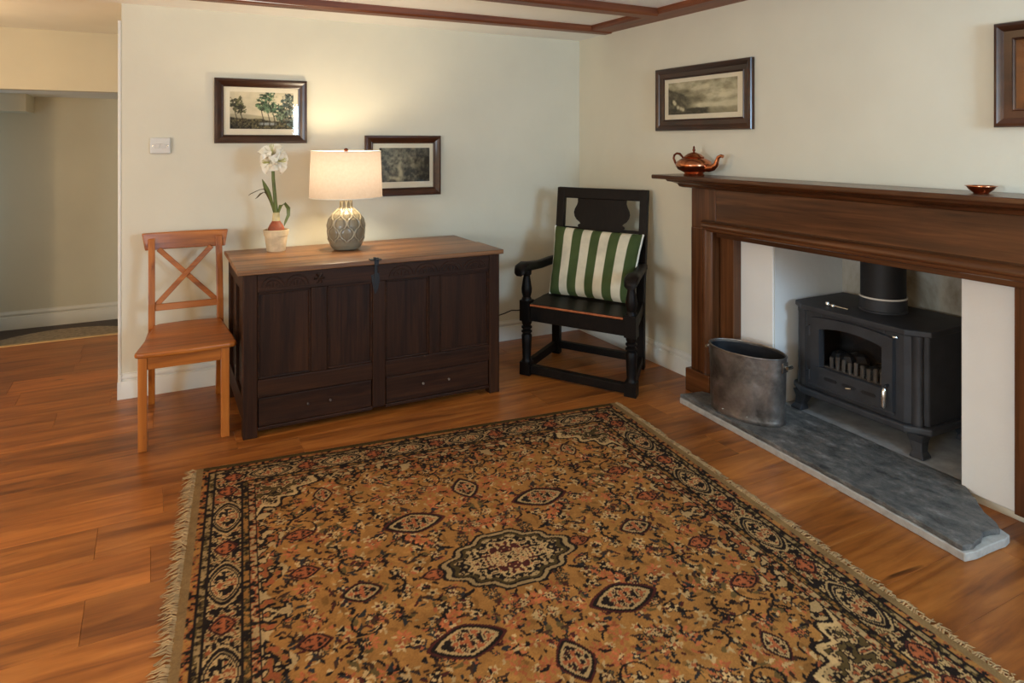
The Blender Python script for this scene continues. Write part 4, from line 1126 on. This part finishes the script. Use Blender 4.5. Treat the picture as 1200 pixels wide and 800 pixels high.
# ================================================================ RUG
RT = R(-6.3); RC = (-1.812, -2.305)
HU, HV = 1.035, 1.075
rgt = thing('persian_rug', 'large fringed oriental rug of gold, rust and black florals on the wooden floor', 'rug', (RC[0], RC[1], 0), RT)
def make_rug():
    d = .0042
    nx = int(2 * HU / d); ny = int(2 * HV / d)
    xs = np.linspace(-HU, HU, nx); ys = np.linspace(-HV, HV, ny)
    x, y = np.meshgrid(xs, ys)
    r = np.random.RandomState(5)
    col = np.zeros((ny, nx, 3))
    GOLD = srgb_l((166, 112, 52)); CREAM = srgb_l((204, 164, 106)); BLK = srgb_l((38, 29, 24)); RUST = srgb_l((172, 92, 50)); OLV = srgb_l((104, 82, 44)); MAR = srgb_l((82, 38, 30)); NAVY = srgb_l((50, 47, 44)); TAN = srgb_l((140, 108, 66)); BROWN = srgb_l((72, 48, 32))
    edge = np.minimum(HU - np.abs(x), HV - np.abs(y))
    col[:] = GOLD
    def put(mask, c):
        col[mask] = c
    def window(cx, cy, rad):
        i0 = max(0, int((cx - rad + HU) / (2 * HU) * nx)); i1 = min(nx, int((cx + rad + HU) / (2 * HU) * nx) + 2)
        j0 = max(0, int((cy - rad + HV) / (2 * HV) * ny)); j1 = min(ny, int((cy + rad + HV) / (2 * HV) * ny) + 2)
        return slice(j0, j1), slice(i0, i1)
    def stamp(cx, cy, rad, fn):
        a, b = window(cx, cy, rad)
        X = x[a, b] - cx; Y = y[a, b] - cy
        if X.size: fn(X, Y, col[a, b])
    def flower(cx, cy, s, c, cc, npet=5, rot=0, outline=None):
        def f(X, Y, q):
            rr = np.hypot(X, Y); th = np.arctan2(Y, X) + rot
            lim = s * (.72 + .28 * np.cos(npet * th))
            if outline is not None: q[rr < lim * 1.28] = outline
            q[rr < lim] = c; q[rr < s * .34] = cc
        stamp(cx, cy, s * 1.4, f)
    def dash(cx, cy, l, wd, ang, c):
        def f(X, Y, q):
            u = X * math.cos(ang) + Y * math.sin(ang); v = -X * math.sin(ang) + Y * math.cos(ang)
            q[(u / l) ** 2 + ((v - .25 * u * u / l) / wd) ** 2 < 1] = c
        stamp(cx, cy, l * 1.2, f)
    def mirrored(fn, cx, cy):
        for sx_ in (1, -1):
            for sy_ in (1, -1): fn(cx * sx_, cy * sy_, sx_, sy_)
    # ---------- field scatter (one quarter, mirrored)
    FU, FV = HU - .215, HV - .23
    def scatter(n, f, mx=FU, my=FV):
        for _ in range(n):
            cx = r.uniform(0, mx); cy = r.uniform(0, my); p = r.rand(6)
            mirrored(lambda X, Y, a, b: f(X, Y, p, a, b), cx, cy)
    def spray(X, Y, p, a, b):
        n_ = 6 + int(p[0] * 4)
        for k in range(n_):
            an = k * 2 * PI / n_ + p[1] * 6; rr = .014 + .012 * ((p[k % 6] * 7.3) % 1)
            dash(X + rr * math.cos(an) * a, Y + rr * math.sin(an) * b, .010 + .005 * p[(k + 2) % 6], .0046, an * a * b, RUST * (.75 + .7 * ((p[(k + 3) % 6] * 5.1) % 1)))
        flower(X, Y, .008, CREAM if p[2] < .5 else MAR, BLK, 5, p[3] * 6)
    def ros(X, Y, p, a, b):
        flower(X, Y, .014 + .011 * p[0], CREAM * (.8 + .3 * p[1]), (BLK, MAR, RUST)[int(p[2] * 3) % 3], 5 + int(p[4] * 2), p[3] * 6, BROWN if p[5] < .55 else None)
    def knot(X, Y, p, a, b):
        for k in range(5):
            an = k * 1.26 + p[0] * 6
            flower(X + .017 * math.cos(an) * a, Y + .017 * math.sin(an) * b, .011, BLK if k % 2 else NAVY, OLV, 4, p[1])
        flower(X, Y, .009, CREAM * .8 if p[2] < .6 else RUST, BLK, 5, 0)
    scatter(240, lambda X, Y, p, a, b: dash(X, Y, .010 + .022 * p[0], .005 + .006 * p[1], p[2] * PI * a * b, (OLV, GOLD * .7, GOLD * 1.25)[int(p[3] * 3) % 3]))
    scatter(62, spray)
    scatter(36, knot)
    scatter(84, ros)
    scatter(640, lambda X, Y, p, a, b: dash(X, Y, .007 + .012 * p[0], .0034 + .0034 * p[1], p[2] * PI * a * b, (BLK, BLK, NAVY, BROWN)[int(p[3] * 4) % 4]))
    scatter(170, lambda X, Y, p, a, b: dash(X, Y, .006 + .010 * p[0], .0032 + .003 * p[1], p[2] * PI * a * b, MAR if p[3] < .4 else RUST * (.7 + p[4] * .6)))
    scatter(170, lambda X, Y, p, a, b: dash(X, Y, .006 + .009 * p[0], .0034 + .003 * p[1], p[2] * PI * a * b, CREAM * (.7 + .35 * p[4])))
    scatter(34, lambda X, Y, p, a, b: flower(X, Y, .011 + .006 * p[0], NAVY, CREAM if p[1] < .5 else RUST, 4, p[2] * 6))
    # curling vines
    for _ in range(13):
        cx = r.uniform(.05, FU - .08); cy = r.uniform(.05, FV - .08); r0 = r.uniform(.03, .07); a0 = r.uniform(0, 6); k0 = r.uniform(2.5, 4.5)
        for t in np.linspace(0, 1, 46):
            a_ = a0 + k0 * t; rr = r0 * (1 - .45 * t)
            mirrored(lambda X, Y, a, b: dash(X, Y, .0048, .0028, 0, BLK), cx + rr * math.cos(a_), cy + rr * math.sin(a_))
    # lozenges in the field
    def lozenge(cx, cy, hu, hv, body, scal=0):
        def f(X, Y, q):
            th = np.arctan2(Y / hv, X / hu)
            m = (np.abs(X) / hu) ** 1.35 + (np.abs(Y) / hv) ** 1.35 + scal * np.cos(th * 12)
            q[m < 1.22] = MAR if body != 'c' else CREAM * .9
            q[m < 1.06] = BLK
            q[m < .86] = CREAM * .78 if body != 'r' else RUST * .85
            g = fbm(X * 70 + 50 + cx * 0, np.abs(Y) * 70 + 20, 83, 2)
            q[(m < .70) & (g > .54)] = BROWN; q[(m < .70) & (g > .60)] = BLK; q[(m < .70) & (g < .38)] = RUST; q[(m < .66) & (np.abs(g - .47) < .02)] = MAR
        stamp(cx, cy, max(hu, hv) * 1.4, f)
    for a in (1, -1):
        for b in (1, -1):
            lozenge(a * .255, b * .325, .105, .062, 'm'); lozenge(a * .66, b * .40, .05, .032, 'r'); lozenge(a * .55, b * .66, .034, .055, 'm')
            lozenge(a * .66, b * .17, .045, .034, 'r')
        lozenge(a * .262, 0, .040, .028, 'r'); lozenge(0, a * .50, .05, .075, 'm'); lozenge(a * .50, 0, .06, .045, 'm')
    # centre medallion: scalloped
    a, b = window(0, 0, .32); X = x[a, b]; Y = y[a, b]; q = col[a, b]
    th = np.arctan2(Y / .135, X / .205)
    mm = ((np.abs(X) / .205) ** 1.45 + (np.abs(Y) / .135) ** 1.45) + .10 * np.cos(th * 12)
    q[mm < 1.34] = BLK; q[mm < 1.24] = CREAM * .65; q[mm < 1.10] = BLK; q[mm < 1.02] = OLV * .6; q[mm < .90] = BLK; q[mm < .66] = CREAM * .92
    g = fbm(np.abs(X) * 62 + 5, np.abs(Y) * 62 + 9, 61, 2)
    q[(mm < .60) & (g > .57)] = BLK; q[(mm < .60) & (g < .33)] = MAR; q[(mm < .60) & (np.abs(g - .42) < .016)] = RUST
    ringm = (mm > .66) & (mm < .9) & (fbm(np.abs(X) * 80, np.abs(Y) * 80, 63, 2) > .56); q[ringm] = CREAM * .7
    flower(0, 0, .028, CREAM, BLK, 8, 0, BLK)
    # corner spandrels: dark with cream scrolls
    sp = ((FU - np.abs(x)) / .30) ** 1.1 + ((FV - np.abs(y)) / .27) ** 1.1
    scal = .10 * np.cos(np.arctan2(FV - np.abs(y), FU - np.abs(x)) * 14)
    infield = (np.abs(x) < FU) & (np.abs(y) < FV)
    g = fbm(np.abs(x) * 52 + 7, np.abs(y) * 52 + 3, 91, 2)
    m1 = infield & (sp + scal < 1.0)
    put(m1, CREAM * .80); put(m1 & (g > .50), BLK); put(m1 & (g < .38), BROWN); put(m1 & (g < .30), RUST * .8); put(m1 & (g > .62), OLV * .7)
    put(infield & (np.abs(sp + scal - .98) < .04), BLK); put(infield & (np.abs(sp + scal - .88) < .045), CREAM)
    # dark lattice bits along the field edge
    side = infield & ~m1 & (np.minimum(FU - np.abs(x), FV - np.abs(y)) < .075 + .035 * np.cos(np.where(FU - np.abs(x) < FV - np.abs(y), y, x) * 2 * PI / .215))
    g2 = fbm(np.abs(x) * 46 + 2, np.abs(y) * 46 + 8, 95, 2)
    put(side, BLK); put(side & (g2 > .55), CREAM * .8); put(side & (g2 < .38), GOLD * .8); put(side & (g2 < .31), RUST * .8)
    # ---------- borders
    along = np.where(HU - np.abs(x) < HV - np.abs(y), y, x)
    per = np.where(HU - np.abs(x) < HV - np.abs(y), np.abs(y), np.abs(x))
    put(edge < .235, OLV * .8)
    def guard(e0, e1, ca, cb_, cc, p, line=True):
        m = (edge >= e0) & (edge < e1); put(m, ca)
        gg = fbm(x * 75 + 30 + e0 * 900, y * 75 + 30, int(e0 * 1000), 2)
        put(m & (gg > .56), cb_); put(m & (gg < .40), cc); put(m & (np.abs(gg - .45) < .02), OLV)
        if line: put((np.abs(edge - e0) < .0035) | (np.abs(edge - e1) < .0035), BLK)
    main = (edge >= .078) & (edge < .182)
    g3 = fbm(x * 66 + 60, y * 66 + 60, 103, 2)
    put(main, CREAM * .80); put(main & (g3 > .55), BLK); put(main & (g3 < .33), RUST * .75); put(main & (np.abs(g3 - .40) < .03), OLV * .8); put(main & (np.abs(g3 - .50) < .012), BROWN)
    # ovals
    def oval_(cx, cy, hl, hw_, vert):
        def f(X, Y, q):
            u, v = (Y, X) if vert else (X, Y)
            m = (np.abs(u) / hl) ** 1.55 + (np.abs(v) / hw_) ** 1.55
            q[m < 1.25] = CREAM * .75; q[m < 1.10] = BLK; q[m < .86] = CREAM * .6; q[m < .78] = BLK * 1.2; q[m < .66] = CREAM * .85
            g = fbm(X * 85 + 40, Y * 85 + 40, 77, 2)
            q[(m < .58) & (g > .54)] = BLK; q[(m < .58) & (g < .36)] = RUST * .8
        stamp(cx, cy, max(hl, hw_) * 1.3, f)
    ec = .130
    for s in (1, -1):
        for v in (-.62, -.205, .205, .62):
            oval_(s * (HU - ec), v, .105, .054, True)
        for v in (-.83, -.41, 0, .41, .83):
            lozenge(s * (HU - ec), v, .034, .040, 'r')
        for u in (-.735, -.44, -.147, .147, .44, .735):
            oval_(u, s * (HV - ec), .085, .050, False)
        for u in (-.885, -.588, -.293, 0, .293, .588, .885):
            lozenge(u, s * (HV - ec), .036, .032, 'r')
    guard(.026, .052, RUST * .75, GOLD, BLK, .044)
    guard(.052, .078, OLV * .7, CREAM * .55, BLK, .036)
    guard(.182, .206, OLV * .6, GOLD * .9, BLK, .040)
    guard(.206, .232, RUST * .8, CREAM * .7, BLK, .046)
    # plain woven ends and overcast sides
    put((HU - np.abs(x)) < .026, TAN); put(((HV - np.abs(y)) < .026) & ((HU - np.abs(x)) > .026), OLV * .55)
    wv = (fbm(x * 26, y * 26, 121, 3) - .5)[..., None]
    gm = col.mean(-1, keepdims=True); col = (col * .96 + gm * .04) * .86
    col *= (1 + .35 * wv) * (1 + .22 * (r.rand(ny, nx, 1) - .5))
    # weathered, faintly rippled pile
    z = .0085 + .0008 * (r.rand(ny, nx) - .5) + .0015 * fbm(x * 3, y * 3, 7)
    V_ = np.stack([x, y, z], -1).reshape(-1, 3)
    # slight trapezoid of the real rug
    idx = np.arange(ny * nx).reshape(ny, nx)
    F_ = np.stack([idx[:-1, :-1], idx[:-1, 1:], idx[1:, 1:], idx[1:, :-1]], -1).reshape(-1, 4)
    me = bpy.data.meshes.new('pile'); me.vertices.add(len(V_)); me.vertices.foreach_set('co', V_.astype(np.float32).ravel())
    me.loops.add(F_.size); me.loops.foreach_set('vertex_index', F_.astype(np.int32).ravel())
    me.polygons.add(len(F_)); me.polygons.foreach_set('loop_start', np.arange(0, F_.size, 4, dtype=np.int32))
    me.polygons.foreach_set('loop_total', np.full(len(F_), 4, np.int32)); me.update(calc_edges=True)
    at = me.color_attributes.new('Col', 'FLOAT_COLOR', 'POINT'); cc = np.ones((len(V_), 4), np.float32); cc[:, :3] = np.clip(col.reshape(-1, 3), .002, 1)
    at.data.foreach_set('color', cc.ravel()); me.materials.append(MT['rug'])
    o = bpy.data.objects.new('pile', me); C.objects.link(o); o.parent = rgt
make_rug()
obj('rug_backing', M().box(-HU + .001, -HV + .001, .0005, HU - .001, HV - .001, .0075), MT['fringe'], rgt)
random.seed(17)
for s in (1, -1):
    m = M()
    v = -HV + .006
    while v < HV - .004:
        L = random.uniform(.035, .062) if s < 0 else random.uniform(.022, .045)
        x0 = s * (HU - .004); a = random.uniform(-.5, .5); dv = math.tan(a) * L * .8; bend = random.uniform(-.010, .010)
        lift = random.uniform(.002, .010)
        m.tube([(x0, v, .006), (x0 + s * L * .35, v + dv * .2 + bend, .006 + lift), (x0 + s * L * .7, v + dv * .6, .003 + lift * .6), (x0 + s * L, v + dv + bend, .003)], [.0028, .0026, .0020, .0008], 4)
        v += random.uniform(.0042, .0075)
    fo = obj('fringe', m, MT['fringe'], rgt, fix=False); fo['kind'] = 'stuff'

# ================================================================ DOOR MAT
dm = M(); pts = [(-3.50 + .62 * math.cos(t), 1.60 + .62 * math.sin(t)) for t in np.linspace(0, PI, 30)]
dm.prism(pts, lambda a, b, t: (a, b, t), -.10, -.085)
tag(obj('door_mat', dm, MT['mat'], None, bevel=.004), 'half-round grey-brown mat on the dark lobby floor below the step', 'mat')
